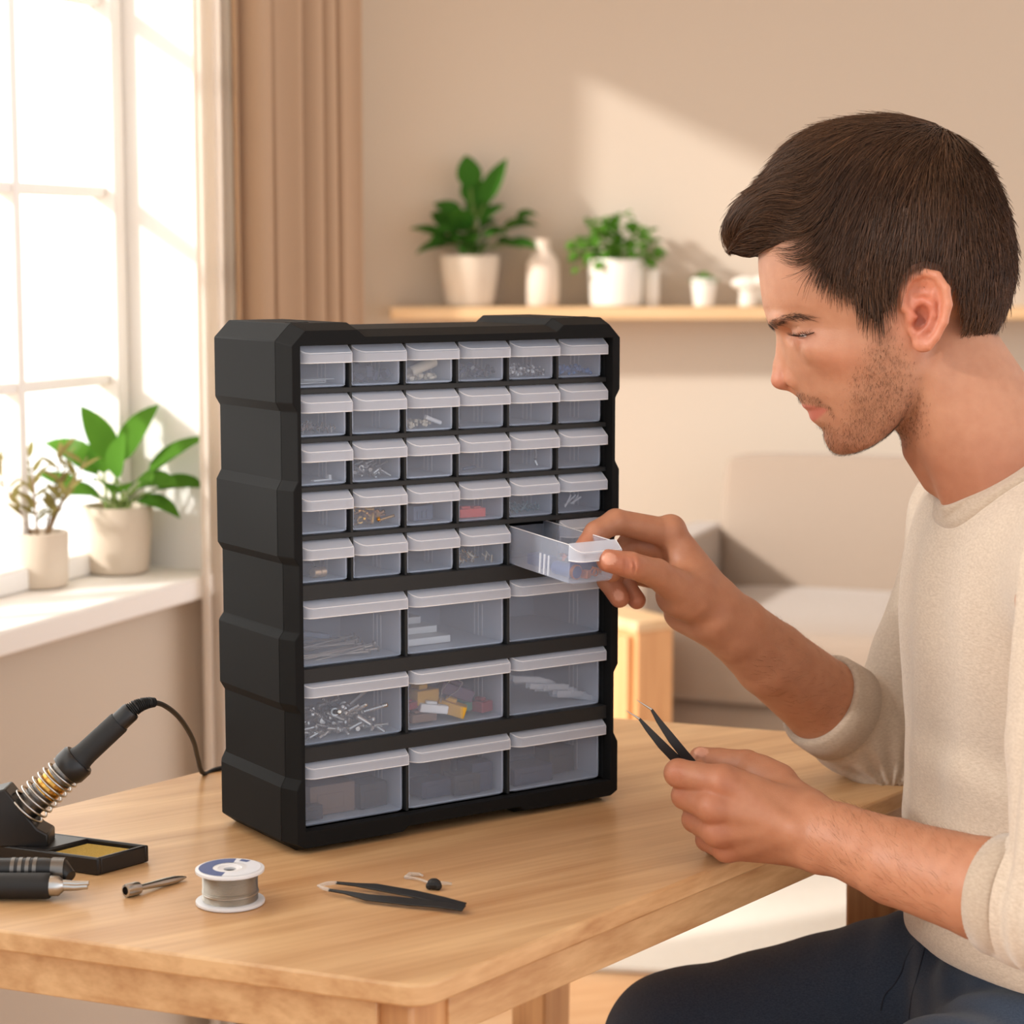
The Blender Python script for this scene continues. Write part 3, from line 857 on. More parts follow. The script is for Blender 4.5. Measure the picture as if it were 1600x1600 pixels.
for u in (0.012, 0.075):
    for w in (0.02, 0.38):
        b = MB(); sbox(b, u - 0.01, u + 0.01, w - 0.01, w + 0.01, 0.0, 0.05); b.build('foot', MAT['sidewood'], SD)
# ================================================================== tools on the table
def onT(px, py, dz=0.0):
    p = onz(px, py, ZT); return Vector((p[0], p[1], ZT + dz))
# --- soldering iron stand
Fp, Rp, Lp = onT(153, 1369), onT(233, 1347), onT(0, 1348)
e1 = (Rp - Fp); wd_ = e1.length; e1.normalize(); e2 = Lp - Fp; e2.normalize()
BH = 0.0135
stand = thing('soldering_iron_stand', 'black soldering iron stand with coil holder and sponge tray on the oak table', 'tool stand', tuple(Fp))
def bp(a, c, z): q = e1 * a + e2 * c; return (q.x, q.y, z)
def pbox(mb, a0, a1, c0, c1, z0, z1, mi=0):
    v = [bp(a0,c0,z0),bp(a1,c0,z0),bp(a1,c1,z0),bp(a0,c1,z0),bp(a0,c0,z1),bp(a1,c0,z1),bp(a1,c1,z1),bp(a0,c1,z1)]
    mb.add(v, [(3,2,1,0),(4,5,6,7),(0,1,5,4),(1,2,6,5),(2,3,7,6),(3,0,4,7)], mi)
LNG, T0, T1 = 0.135, 0.004, 0.052
b = MB()
pbox(b, 0.001, wd_ - 0.001, 0.001, LNG - 0.001, 0.0004, 0.006)
pbox(b, 0, 0.004, 0, LNG, 0.0003, BH); pbox(b, wd_ - 0.004, wd_, 0, LNG, 0.0003, BH)
pbox(b, 0.003, wd_ - 0.003, 0, T0, 0.0003, BH); pbox(b, 0.003, wd_ - 0.003, T1, LNG, 0.0003, BH)
b.build('base', MAT['blackmetal'], stand, bevel=0.0012)
b = MB(); pbox(b, 0.0055, wd_ - 0.0055, T0 + 0.0015, T1 - 0.0015, 0.0062, 0.0105)
sp_ = b.build('sponge', MAT['sponge'], None, bevel=0.001); sp_.location = tuple(Fp)
tag(sp_, 'yellow cleaning sponge lying in the tray of the black stand', 'sponge')
# iron axis
YI = 1.594
iA, iB = Vector(at(38, 1266, YI)), Vector(at(206, 1110, YI + 0.012))
ax_i = (iB - iA).normalized()
# bracket: a leaning plate with a boss, on the base
b = MB()
p0, p1 = Vector(at(-12, 1310, YI)), Vector(at(66, 1305, YI))
zb_ = ZT + BH - 0.001
q0, q1 = Vector((p0.x, YI, zb_)), Vector((p1.x, YI, zb_))
topz = Vector(at(36, 1217, YI))
prof = [(q0.x - 0.01, zb_), (at(80, 1300, YI)[0], zb_), (at(80, 1292, YI)[0], zb_ + 0.010), (at(64, 1291, YI)[0], at(64, 1291, YI)[2] + 0.001), (at(13, 1227, YI)[0], at(13, 1227, YI)[2]), (at(-22, 1236, YI)[0], at(-22, 1236, YI)[2])]
off = Vector(Fp)
b.prism(prof, YI - 0.012, YI + 0.014, lambda x, z, y: (x - off.x, y - off.y, z - off.z))
b.build('bracket', MAT['blackmetal'], stand, bevel=0.0015)
# coil holder
def axis_pt(t): return iA + ax_i * t
Lc = (Vector(at(104, 1200, YI + 0.005)) - iA).length
Mi = frame(iA - off, ax_i)
pts = []; turns = 8.5; N_ = 200
for i in range(N_ + 1):
    t = i / N_; a = 2 * math.pi * turns * t; r = 0.0152 - 0.0022 * t
    pts.append(Mi @ Vector((r * math.cos(a), r * math.sin(a), -0.002 + Lc * t)))
b = MB(); b.tube(pts, 0.0009, 7); b.build('coil_spring', MAT['steel'], stand, smooth=60)
iron = thing('soldering_iron', 'black soldering iron resting in the coil of its stand, cord trailing behind', 'soldering iron', tuple(iA))
Mi0 = frame((0, 0, 0), ax_i)
Lt = (iB - iA).length
b = MB(); b.lathe([(0.004, -0.012), (0.0102, -0.002), (0.0106, Lc * .45), (0.0106, Lc * .46)], 28, Mi0); b.lathe([(0.0108, Lc * .46), (0.0108, Lc * .78)], 28, Mi0, 1); b.lathe([(0.0106, Lc * .78), (0.0106, Lc)], 28, Mi0)
b.build('heater_sleeve', [MAT['darksteel'], MAT['brass']], iron, smooth=50)
b = MB(); b.lathe([(0.0128, Lc - .002), (0.0142, Lc + .001), (0.0142, Lc + .010), (0.0128, Lc + .012), (0.0104, Lc + .012), (0.0104, Lc + .011)], 32, Mi0); b.build('collar', MAT['blackmetal'], iron, smooth=35)
b = MB(); b.lathe([(0.0106, Lc + .0115), (0.0096, Lc + .015), (0.0092, Lc + .020), (0.0090, Lc + .052), (0.0086, Lc + .0535), (0.0076, Lc + .0535)], 32, Mi0); b.build('grip', MAT['rubber'], iron, smooth=35)
b = MB(); b.lathe([(0.0078, Lc + .0530), (0.0078, Lt - .002), (0.0070, Lt)], 32, Mi0); b.build('handle', MAT['blackmetal'], iron, smooth=35)
sr = [Vector(at(*p)) - iA for p in ((203, 1112, YI + .012), (212, 1105, YI + .014), (222, 1100.5, YI + .017), (232, 1098, YI + .02), (241, 1097.5, YI + .024))]
b = MB(); fine = []; rr = []
for i in range(60):
    t = i / 59 * (len(sr) - 1); k = min(int(t), len(sr) - 2); fine.append(sr[k].lerp(sr[k + 1], t - k)); rr.append((0.0066 - 0.0028 * i / 59) * (1.0 if (i // 2) % 2 else 0.78))
b.tube(fine, rr, 16); b.build('strain_relief', MAT['rubber'], iron, smooth=25)
cp = [Vector(at(*p)) for p in ((240, 1097.5, YI + .024), (256, 1102, YI + .05), (276, 1117, YI + .09), (292, 1138, YI + .13), (303, 1160, YI + .17), (309, 1184, YI + .215))]
g1 = onT(318, 1212, .0022); cp += [g1, onT(345, 1204, .0022), onT(420, 1195, .0022), onT(560, 1160, .0022)]
def spline(P, n=10):
    out = []
    for i in range(len(P) - 1):
        a, b_, c, d = P[max(i-1, 0)], P[i], P[i+1], P[min(i+2, len(P)-1)]
        for k in range(n):
            t = k / n
            out.append(0.5 * ((2*b_) + (c - a)*t + (2*a - 5*b_ + 4*c - d)*t*t + (3*b_ - a - 3*c + d)*t**3))
    return out + [P[-1]]
b = MB(); b.tube([p - iA for p in spline(cp)], 0.0021, 8); b.build('cord', MAT['rubber'], iron, smooth=60)
# --- pliers at the left edge
pl = thing('pliers', 'black handled pliers with a steel nose at the left end of the table', 'pliers', tuple(onT(60, 1407)))
po = onT(60, 1407); zc_ = 0.0096
def P_(px, py, r): 
    q = Vector(at(px, py, po.y + 0.002)); return (q.x - po.x, q.y - po.y, max(q.z - ZT, r + 0.0003))
b = MB(); b.tube([P_(-70, 1384, .0094), P_(70, 1384, .0094), P_(76, 1384, .0094), P_(79, 1384, .0092)], [.0094, .0094, .0094, .0086], 24); b.build('handle', MAT['rubber'], pl, smooth=40)
b = MB(); b.tube([P_(77, 1384, .0088), P_(92, 1384, .0080), P_(100, 1384, .006)], [.0076, .0072, .0040], 20)
b.tube([P_(98, 1385, .004), P_(118, 1386, .004), P_(137, 1385, .003)], [.0034, .0028, .0020], 10, flat=1.0); b.tube([P_(98, 1380, .006), P_(120, 1381, .006), P_(139, 1380, .006)], [.0028, .0022, .0016], 10)
b.build('nose', MAT['steel'], pl, smooth=40)
b = MB()
bp0 = [Vector(P_(-70, 1372, .008)) + Vector((0, .017, .001)), Vector(P_(60, 1371, .008)) + Vector((0, .017, .001)), Vector(P_(92, 1371, .008)) + Vector((0, .015, .001)), Vector(P_(106, 1376, .006)) + Vector((0, .010, 0))]
b.tube(bp0, [.0086, .0086, .0078, .0045], 20); b.build('handle', MAT['blackmetal'], pl, smooth=40)
b = MB()
for k in range(9):
    t = k / 8; c_ = bp0[1].lerp(bp0[2], t * .9) if k > 3 else bp0[0].lerp(bp0[1], .62 + .09 * k)
    b.tube([c_, c_ + Vector((.0028, 0, 0))], .0090, 20)
b.build('grip_ring', MAT['darksteel'], pl, smooth=40)
# --- small steel bit
b0, b1 = onT(196, 1403, .0052), onT(291, 1375, .0022)
bit = thing('driver_bit', 'small steel driver bit with a ribbed socket end between the pliers and the solder spool', 'driver bit', tuple(b0))
Mb = frame((0, 0, 0), b1 - b0); Lb = (b1 - b0).length
b = MB(); n_ = 24; prof = [(.0030, 0), (.0034, 0), (.0048, .0004), (.0051, .003), (.0051, .010), (.0044, .0125), (.0028, .0135)]
v = []; f = []
for r, z in prof:
    for k in range(n_):
        a = 2 * math.pi * k / n_; q = r * (1 if k % 2 or r < .0047 else .90); v.append(Mb @ Vector((q * math.cos(a), q * math.sin(a), z)))
f = [(i*n_ + k, i*n_ + (k+1) % n_, (i+1)*n_ + (k+1) % n_, (i+1)*n_ + k) for i in range(len(prof)-1) for k in range(n_)]
b.add(v, f); b.lathe([(.0030, 0.0002), (.0026, .004), (.0001, .004)], 16, Mb, 1, cap=False); b.build('socket', [MAT['steel'], MAT['darksteel']], bit, smooth=25)
b = MB(); b.lathe([(.0026, .013), (.0022, .016), (.0031, Lb * .62), (.0030, Lb * .80), (.0019, Lb * .92), (.0006, Lb)], 10, Mb); b.build('shaft', MAT['steel'], bit, smooth=25)
# --- spool of solder
so = onT(360, 1411)
sp = thing('solder_spool', 'small spool of silver solder wire with a blue and white label on top', 'spool', tuple(so))
def flange(z0, z1): 
    m_ = MB(); m_.lathe([(.0045, z0), (.0236, z0), (.0246, z0 + .0004), (.0248, (z0+z1)/2), (.0246, z1 - .0004), (.0236, z1), (.0085, z1), (.0080, z1 - .0006), (.0045, z1 - .001), (.0045, z0)], 56, cap=False); return m_
SH = 0.0262
WH = pmat('spool_white_plastic', (226, 226, 228), 0.35)
flange(0.0003, .0030).build('flange', WH, sp, smooth=40); flange(SH - .0028, SH).build('flange', WH, sp, smooth=40)
b = MB(); prof = [(.006, .003)]
nt_ = 19
for i in range(nt_):
    z0 = .003 + (SH - .0058) * i / nt_; dz = (SH - .0058) / nt_
    for q in range(5): prof.append((.0193 + .00055 * math.sin(math.pi * q / 4) + (.0004 if i in (5, 6) else 0), z0 + dz * q / 5))
prof.append((.006, SH - .0028)); b.lathe(prof, 64, cap=False); b.build('wound_wire', pmat('solder_wire', (178, 172, 162), 0.32, 0.9), sp, smooth=50)
b = MB(); tl = [Vector((.0200 * math.cos(a), .0200 * math.sin(a), .0088 + .0012 * (a / 6.28))) for a in np.linspace(-2.6, .9, 40)]; b.tube(tl, .0006, 6); b.build('wire_end', MAT['steel'], sp)
b = MB()
def ringsec(a0, a1, r0, r1, z, mi):
    n_ = 24; v = []; 
    for k in range(n_ + 1):
        a = math.radians(a0 + (a1 - a0) * k / n_); v += [(r0 * math.cos(a), r0 * math.sin(a), z), (r1 * math.cos(a), r1 * math.sin(a), z)]
    b.add(v, [(2*k, 2*k+1, 2*k+3, 2*k+2) for k in range(n_)], mi)
ringsec(85, 262, .0122, .0222, SH + .0002, 0); ringsec(262, 445, .0122, .0222, SH + .0002, 1); ringsec(52, 74, .0165, .0212, SH + .0003, 0)
b.build('label', [pmat('label_blue', (72, 88, 138), .5), pmat('label_white', (222, 224, 230), .5)], sp, smooth=0)
# --- tweezers
def tweezer_arm(mb, P, W, th, nrm, mi=0):
    """flat strip along P, half widths W, thickness th, face normal nrm"""
    P = [Vector(p) for p in P]; N = Vector(nrm).normalized(); v = []; f = []
    for i, p in enumerate(P):
        t = (P[min(i+1, len(P)-1)] - P[max(i-1, 0)]).normalized(); s = t.cross(N).normalized()
        v += [p - s*W[i] - N*th/2, p + s*W[i] - N*th/2, p + s*W[i] + N*th/2, p - s*W[i] + N*th/2]
    n = len(P)
    for i in range(n - 1):
        a = 4*i; f += [(a+k, a+(k+1) % 4, a+4+(k+1) % 4, a+4+k) for k in range(4)]
    f += [(0,3,2,1), (4*n-4, 4*n-3, 4*n-2, 4*n-1)]
    mb.add(v, f, mi)
to = onT(725, 1428)
tw = thing('tweezers', 'black tweezers with clear tip covers lying flat on the table in front of the cabinet', 'tweezers', tuple(to))
def T_(px, py, dz): q = onT(px, py, dz); return (q.x - to.x, q.y - to.y, dz)
b = MB(); tweezer_arm(b, [T_(725,1429,.0045), T_(690,1423,.0045), T_(640,1418,.0042), T_(575,1411,.004), T_(540,1403,.004), T_(514,1399,.004)], [.0032,.0036,.0038,.0034,.0016,.0011], .0013, (0,-.45,1)); b.build('arm', MAT['blackmetal'], tw, smooth=25, bevel=.0003)
b = MB(); tweezer_arm(b, [T_(725,1427,.0055), T_(690,1418,.0055), T_(645,1407,.005), T_(585,1395,.0045), T_(555,1391,.0042), T_(525,1388,.0042)], [.0032,.0036,.0038,.0034,.0016,.0011], .0013, (0,-.45,1)); b.build('arm', MAT['blackmetal'], tw, smooth=25, bevel=.0003)
CLR = plastic_clear('clear_vinyl', (236, 230, 222), 0.3)
b = MB(); b.tube([T_(526,1388,.0042), T_(512,1389,.0042), T_(500,1391.5,.0042)], [.0014, .0016, .0010], 10); b.build('tip_cover', CLR, tw)
b = MB(); b.tube([T_(515,1399,.004), T_(505,1396,.004), T_(497,1392,.004)], [.0014, .0015, .0009], 10); b.build('tip_cover', CLR, tw)
# --- little component with clear leads
co = onT(678, 1391)
cm = thing('electronic_component', 'small black component with clear wire leads beside the tweezers on the table', 'component', tuple(co))
def C_(px, py, dz): q = onT(px, py, dz); return (q.x - co.x, q.y - co.y, dz)
b = MB(); rnd = random.Random(2)
b.ball((0, 0.002, .0042), (.0054, .0046, .0042), 9, 6); b.ball((.003, 0, .003), (.003, .003, .003), 7, 5); b.ball((-.0035, .001, .003), (.0028, .003, .0028), 7, 5); b.build('body', MAT['seam'] if False else MAT['rubber'], cm, smooth=20)
b = MB(); b.tube([C_(672,1386,.003), C_(658,1379,.0022), C_(645,1375,.0016), C_(634,1374,.0016), C_(640,1369,.0016), C_(655,1370,.002), C_(660,1374,.003)], [.0011,.0010,.0012,.0016,.0016,.0013,.0008], 8); b.build('lead', CLR, cm, smooth=60)
b = MB(); b.tube([C_(686,1385,.003), C_(694,1384,.002), C_(706,1384,.0014)], [.0011,.0014,.0009], 8); b.build('lead', CLR, cm, smooth=60)
# --- tweezers in the left hand
ho = Vector(at(1110, 1236, 1.607))
ht = thing('tweezers', 'black fine pointed tweezers held upright in the left hand of the man', 'tweezers', tuple(ho))
def H_(px, py, Y): return Vector(at(px, py, Y)) - ho
for q, n_ in (([(999,1123,1.592), (1012,1139,1.594), (1034,1164,1.598), (1054,1184,1.602), (1068,1196,1.604), (1115,1243,1.609)], 0), ([(1018,1108.5,1.596), (1029,1126,1.598), (1050,1155,1.601), (1070,1180,1.604), (1082,1194,1.606), (1117,1242,1.610)], 1)):
    b = MB(); tweezer_arm(b, [H_(*p) for p in q], [.0010,.0021,.0034,.0037,.0037,.0030], .0013, (.25, -1, .15)); b.build('arm', MAT['blackmetal'], ht, smooth=25, bevel=.0003)
    tip = (978, 1110, 1.590) if n_ == 0 else (994.5, 1093.5, 1.594)
    b = MB(); b.tube([H_(*q[0]), H_((q[0][0]*.5 + tip[0]*.5), (q[0][1]*.5 + tip[1]*.5), q[0][2]), H_(*tip)], [.0010, .0006, .0002], 10); b.build('steel_tip', MAT['steel'], ht, smooth=50)
# ================================================================== what the drawers hold
CABM = Matrix.Translation((-0.1687, 1.5965, ZT)) @ Matrix.Rotation(CYAW, 4, 'Z')
def sm(r, c): return (OX0 + pitch * (c + .5), DY + .002, rowb[r] + .0020)
def bgp(r, c): return (OX0 + pitch * (2 * c + 1), DY + .002, bigb[r] + .0022)
HS, HB = (pitch - .0058) / 2 - .0016, pitch - .0031 - .0018
rk = random.Random(21)
def put(o, M): o.matrix_world = M; return o
def place(o, base, x, y, z, rot=None, M0=None):
    M = (M0 or CABM) @ Matrix.Translation((base[0] + x, base[1] + y, base[2] + z))
    if rot is not None: M = M @ rot.to_matrix().to_4x4()
    o.matrix_world = M; return o
def rndrot(flat=.5): return Euler((rk.uniform(-flat, flat), rk.uniform(-flat, flat), rk.uniform(0, 6.28)))
def single(name, mb, m, label, cat, base, x, y, z, rot=None, group=None, bevel=0, smooth=35, M0=None):
    o = mb.build(name, m, None, smooth=smooth, bevel=bevel); tag(o, label, cat, group); return place(o, base, x, y, z, rot, M0)
def heap(name, label, cat, base, hw, m, n, size, h, kind='box', y0=.002, y1=.060, x0=None, x1=None):
    """uncountable loose bits"""
    mb = MB()
    for i in range(n):
        x = rk.uniform(x0 if x0 is not None else -hw + size, x1 if x1 is not None else hw - size); y = rk.uniform(y0 + size, y1)
        z = size * .6 + rk.random() * h * (1 - .5 * abs(x) / hw) * (1 - .35 * (y - y0) / (y1 - y0))
        s = size * rk.uniform(.6, 1.15); M = Matrix.Translation((x, y, z)) @ rndrot(1.5).to_matrix().to_4x4()
        mi = rk.randrange(len(m)) if isinstance(m, list) else 0
        if kind == 'ball': mb.ball((x, y, z), s, 7, 5, mi)
        elif kind == 'rod': mb.tube([M @ Vector((-s * 1.6, 0, 0)), M @ Vector((s * 1.6, 0, 0))], s * .32, 6, mi)
        else: mb.box((-s, -s * .7, -s * .5), (s, s * .7, s * .5), mi, M)
    o = mb.build(name, m, None, smooth=40); tag(o, label, cat, None, 'stuff'); return place(o, base, 0, 0, 0)
def cp(o, label=None):
    d = o.copy(); COL.objects.link(d)
    if label: d['label'] = label
    return d
PM = {k: pmat('content_' + k, c, .45) for k, c in dict(cream=(232, 216, 188), navy=(44, 54, 78), dark=(46, 44, 46), blue=(40, 110, 176), teal=(62, 112, 116), red=(226, 74, 56), slate=(96, 112, 134), white=(244, 244, 242), brown=(120, 92, 70), bronze=(132, 100, 74), yellow=(222, 168, 40), purple=(92, 66, 92), green=(84, 152, 124), maroon=(150, 40, 50), deepblue=(38, 62, 120)).items()}
# first row
for i, (x, y, z, a) in enumerate(((-.006, .016, .0012, .2), (-.001, .022, .0024, -.15), (.004, .020, .0036, .1))):
    b = MB(); b.box((-.014, -.010, 0), (.014, .010, .0004))
    single('paper_slip', b, PM['white'], 'white paper slip lying in the top left small drawer', 'paper', sm(0, 0), x, y, z, Euler((0, 0, a)), 'paper slips in the top left drawer')
heap('component_heap', 'dark blue pieces heaped in the second drawer of the top row', 'components', sm(0, 1), HS, PM['navy'], 60, .0042, .011)
b = MB(); b.tube([(-.013, 0, 0), (.013, 0, 0)], .0042, 18, cap=False); b.tube([(-.013, 0, 0), (.013, 0, 0)], .0032, 18, cap=False)
single('paper_roll', b, PM['cream'], 'rolled cream paper tube in the third drawer of the top row', 'paper roll', sm(0, 2), .003, .014, .0105, Euler((0, -.28, .15)))
heap('bead_heap', 'cream beads under the paper roll in the third drawer of the top row', 'beads', sm(0, 2), HS, PM['cream'], 90, .0022, .004, 'ball')
heap('chip_heap', 'blackish chips heaped in the fourth drawer of the top row', 'components', sm(0, 3), HS, [PM['navy'], PM['dark'], MAT['darksteel']], 130, .0024, .011)
heap('bead_heap', 'shiny silver beads filling the fifth drawer of the top row', 'beads', sm(0, 4), HS, [MAT['steel'], MAT['darksteel'], PM['white']], 330, .0013, .011, 'ball')
heap('bead_heap', 'bright blue beads in the top right small drawer', 'beads', sm(0, 5), HS, PM['blue'], 160, .0018, .008, 'ball')
# second row
heap('fastener_heap', 'bronze and silver bits in the leftmost drawer of the second row', 'fasteners', sm(1, 0), HS, [PM['bronze'], MAT['steel'], MAT['darksteel']], 170, .0017, .007, 'rod')
heap('bead_heap', 'cream beads in the third drawer of the second row', 'beads', sm(1, 2), HS, PM['cream'], 130, .0017, .0055, 'ball', x1=.009)
b = MB(); b.tube([(-.008, 0, 0), (.008, 0, 0)], .0017, 10)
single('plastic_rod', b, PM['white'], 'short white rod beside cream beads in the second row', 'rod', sm(1, 2), .008, .006, .0062, Euler((0, .35, .1)))
# third row
b = MB(); b.box((-.009, -.002, 0), (.009, .002, .0012)); b.box((.006, -.002, .0012), (.0085, .002, .0042))
single('plastic_clip', b, PM['white'], 'small white clip alone in the leftmost drawer of the third row', 'clip', sm(2, 0), .006, .010, .0004, Euler((0, 0, .2)))
def screw_mesh(L_, r, hr):
    b = MB(); prof = [(.0002, 0), (hr * .75, 0), (hr, hr * .35), (hr * .95, hr * .75), (r, hr * .8)]
    n_ = int(L_ / (r * .8))
    for i in range(n_):
        z = hr * .8 + (L_ - hr * .8) * i / n_; prof += [(r * 1.12, z + r * .2), (r * .85, z + r * .55)]
    prof.append((r * .4, L_)); b.lathe(prof, 9); return b
def pile(name, label, cat, group, base, hw, mb, m, n, h, y1=.05, flat=.5, zr=.002):
    src = None
    for i in range(n):
        if src is None: o = src = mb.build(name, m, None, smooth=30)
        else: o = cp(src)
        tag(o, label, cat, group)
        t = i / n
        M = Euler((math.pi / 2 + rk.uniform(-flat, flat), 0, rk.uniform(0, 6.28)), 'XYZ')
        x = rk.uniform(-hw, hw); y = rk.uniform(.008, y1)
        place(o, base, x, y, zr + h * t * (1 - .5 * abs(x) / hw), M)
    return src
pile('silver_screw', 'small silver screw in the pile in the second drawer of the third row', 'screw', 'silver screws', sm(2, 1), HS - .008, screw_mesh(.011, .0010, .0021), MAT['steel'], 34, .010, .03)
b = MB(); b.tube([(-.010, 0, 0), (.010, 0, 0)], .0012, 8)
single('grey_rod', b, PM['slate'], 'thin grey rod alone in the fourth drawer of the third row', 'rod', sm(2, 3), .002, .02, .0016, Euler((0, 0, .5)))
b = MB(); b.tube([Vector((.013 * math.cos(a), .004 + .003 * a, .010 * math.sin(a) + .012)) for a in np.linspace(-.6, 2.6, 30)], .0011, 8); b.tube([(.0105, .002, .005), (.012, .001, .001)], .0014, 8)
single('wire_loop', b, MAT['steel'], 'grey curled wire in the fifth drawer of the third row', 'wire', sm(2, 4), 0, .006, .0006)
# fourth row
pile('brass_screw', 'brass screw in the pile in the second drawer of the fourth row', 'screw', 'brass screws', sm(3, 1), HS - .009, screw_mesh(.014, .0013, .0025), MAT['brass'], 40, .017, .03, .6)
b = MB(); b.box((-.012, -.008, 0), (.009, .008, .012)); b.box((-.009, -.0095, .002), (-.007, -.008, .008)); b.box((-.004, -.0095, .002), (-.002, -.008, .008)); b.box((.001, -.0095, .002), (.003, -.008, .008))
single('connector_block', b, PM['slate'], 'grey blue connector block in the third drawer of the fourth row', 'connector', sm(3, 2), .001, .018, .0004, Euler((0, 0, .2)), bevel=.0005)
b = MB(); b.box((-.012, -.006, 0), (.012, .006, .0072)); b.box((-.009, -.004, .0072), (-.001, .004, .0092)); b.box((.002, -.004, .0072), (.009, .004, .0085))
single('connector_block', b, PM['red'], 'bright red connector block in the fourth drawer of the fourth row', 'connector', sm(3, 3), -.004, .010, .0004, Euler((0, 0, -.05)), bevel=.0004)
heap('clip_heap', 'teal clips heaped in the fifth drawer of the fourth row', 'clips', sm(3, 4), HS, PM['teal'], 80, .0026, .006, 'rod')
for i, (x, y, rx, L_) in enumerate(((-.006, .006, .9, .012), (-.001, .010, .5, .016), (.003, .007, .35, .013), (.006, .012, .8, .01))):
    b = MB(); b.box((-L_ / 2, -.0003, -.0007), (L_ / 2, .0003, .0007))
    single('clear_sliver', b, PM['white'], 'thin clear plastic sliver in the rightmost drawer of the fourth row', 'sliver', sm(3, 5), x, y, .0075, Euler((0, -rx, .2)), 'clear slivers')
# fifth row
b = MB(); b.lathe([(.0036, 0), (.0042, .0006), (.0042, .004), (.0036, .0046), (.0036, .006), (.0042, .0066), (.0042, .011), (.0034, .0116)], 20)
single('brass_terminal', b, pmat('terminal_brass', (226, 190, 150), .3, .8), 'brass terminal in the leftmost drawer of the fifth row', 'terminal', sm(4, 0), -.004, .008, .0045, Euler((0, math.pi / 2, .1)))
b = MB(); b.box((-.012, -.006, 0), (.008, .006, .010)); b.tube([(.006, 0, .008), (.014, -.003, .004)], .0009, 6)
single('switch', b, PM['dark'], 'black switch behind the brass terminal in the fifth row', 'switch', sm(4, 0), -.003, .026, .0004, Euler((0, 0, -.2)), bevel=.0006)
heap('fitting_heap', 'gold coloured fittings in the fourth drawer of the fifth row', 'fittings', sm(4, 3), HS, [MAT['brass'], MAT['brass'], PM['cream']], 110, .0019, .0085, 'rod')
DM = CABM @ Matrix.Translation((OX0 + pitch * 4.5, DY - PULL, rowb[4] + .0003 - .0062)) @ Matrix.Rotation(math.radians(4.0), 4, 'X')
ZB = (0, 0, .0018)
b = MB(); b.lathe([(.0001, 0), (.0048, 0), (.0055, .0008), (.0055, .024), (.0050, .025)], 26); b.lathe([(.0056, .0004), (.0058, .0006), (.0058, .0034), (.0056, .0036)], 26, None, 1)
single('capacitor', b, [PM['deepblue'], MAT['copper']], 'blue cylindrical capacitor with a copper rim in the pulled out drawer', 'capacitor', ZB, -.0105, .004, .0062, Euler((-math.pi / 2, 0, .18)), M0=DM)
b = MB(); b.box((-.006, -.012, 0), (.006, .012, .009))
single('relay', b, PM['deepblue'], 'dark blue relay block at the back of the pulled out drawer', 'relay', ZB, -.006, .060, .0004, Euler((0, 0, .1)), bevel=.0006, M0=DM)
b = MB(); b.box((-.010, -.006, 0), (.010, .006, .010))
single('relay', b, PM['deepblue'], 'dark blue relay block behind the pull of the open drawer', 'relay', ZB, .006, .022, .0004, Euler((0, 0, -.1)), bevel=.0006, M0=DM)
for i in range(5):
    b = MB(); b.tube([(-.006, 0, 0), (.006, 0, 0)], .0008, 8); b.tube([(-.002, 0, 0), (.003, 0, 0)], .0013, 8)
    single('resistor', b, MAT['copper'], 'copper coloured resistor lying on the parts in the pulled out drawer', 'resistor', ZB, -.006 + .002 * i, .030 + .003 * i, .0115 + .0008 * (i % 3), Euler((0, .1, .9 + .15 * i)), 'loose resistors', M0=DM)
b = MB(); b.box((-.003, -.003, 0), (.003, .003, .0065))
single('copper_block', b, MAT['copper'], 'small copper block beside the blue capacitor in the pulled out drawer', 'copper piece', ZB, -.0008, .006, .0004, Euler((0, 0, .4)), bevel=.0005, M0=DM)
b = MB(); b.tube([Vector((.003 * math.cos(a), .0006 * a - .004, .003 * math.sin(a) + .0042)) for a in np.linspace(0, 14, 60)], .0007, 6)
single('copper_coil', b, MAT['copper'], 'little copper coil near the thumb in the pulled out drawer', 'coil', ZB, .0085, .007, .0004, None, M0=DM)
# big drawers
nm = MB(); nm.lathe([(.0002, 0), (.0022, 0), (.0024, .0006), (.0010, .0016), (.0009, .050), (.0002, .053)], 9)
src = None
for i in range(16):
    o = nm.build('long_nail', MAT['steel'], None, smooth=30) if src is None else cp(src)
    src = src or o
    tag(o, 'long steel nail in the bundle in the upper left large drawer', 'nail', 'long steel nails')
    place(o, bgp(0, 0), .022 + rk.uniform(-.014, .010), .006 + i * .0022, .0028 + .0011 * (i % 6) + (.004 if i > 10 else 0), Euler((0, -math.pi / 2 - rk.uniform(-.03, .16), rk.uniform(-.25, .25))))
b = MB(); b.box((-.015, -.005, 0), (.013, .005, .004)); b.tube([(.013, 0, .002), (.026, 0, .001)], .0009, 8)
single('steel_lever', b, PM['slate'], 'dark grey lever behind the nails in the upper left large drawer', 'lever', bgp(0, 0), -.012, .040, .013, Euler((0, .18, -.2)), bevel=.0008)
for i, (x, y, z, L_) in enumerate(((-.018, .030, .0004, .050), (-.016, .046, .0065, .040), (-.020, .060, .0125, .034))):
    b = MB(); b.box((-L_ / 2, -.012, 0), (L_ / 2, .012, .0058))
    single('foam_sheet', b, PM['white'], 'white foam sheet stacked in the upper middle large drawer', 'foam sheet', bgp(0, 1), x, y, z, None, 'foam sheets', bevel=.0005)
pile('steel_bolt', 'grey steel bolt in the pile in the middle left large drawer', 'bolt', 'steel bolts', bgp(1, 0), HB - .016, screw_mesh(.024, .0018, .0036), MAT['steel'], 46, .020, .045, .55, .0038)
pile('short_screw', 'short steel screw at the foot of the bolt pile in the middle left large drawer', 'screw', 'short screws', bgp(1, 0), HB - .008, screw_mesh(.012, .0012, .0026), MAT['steel'], 18, .003, .012, .3, .0028)
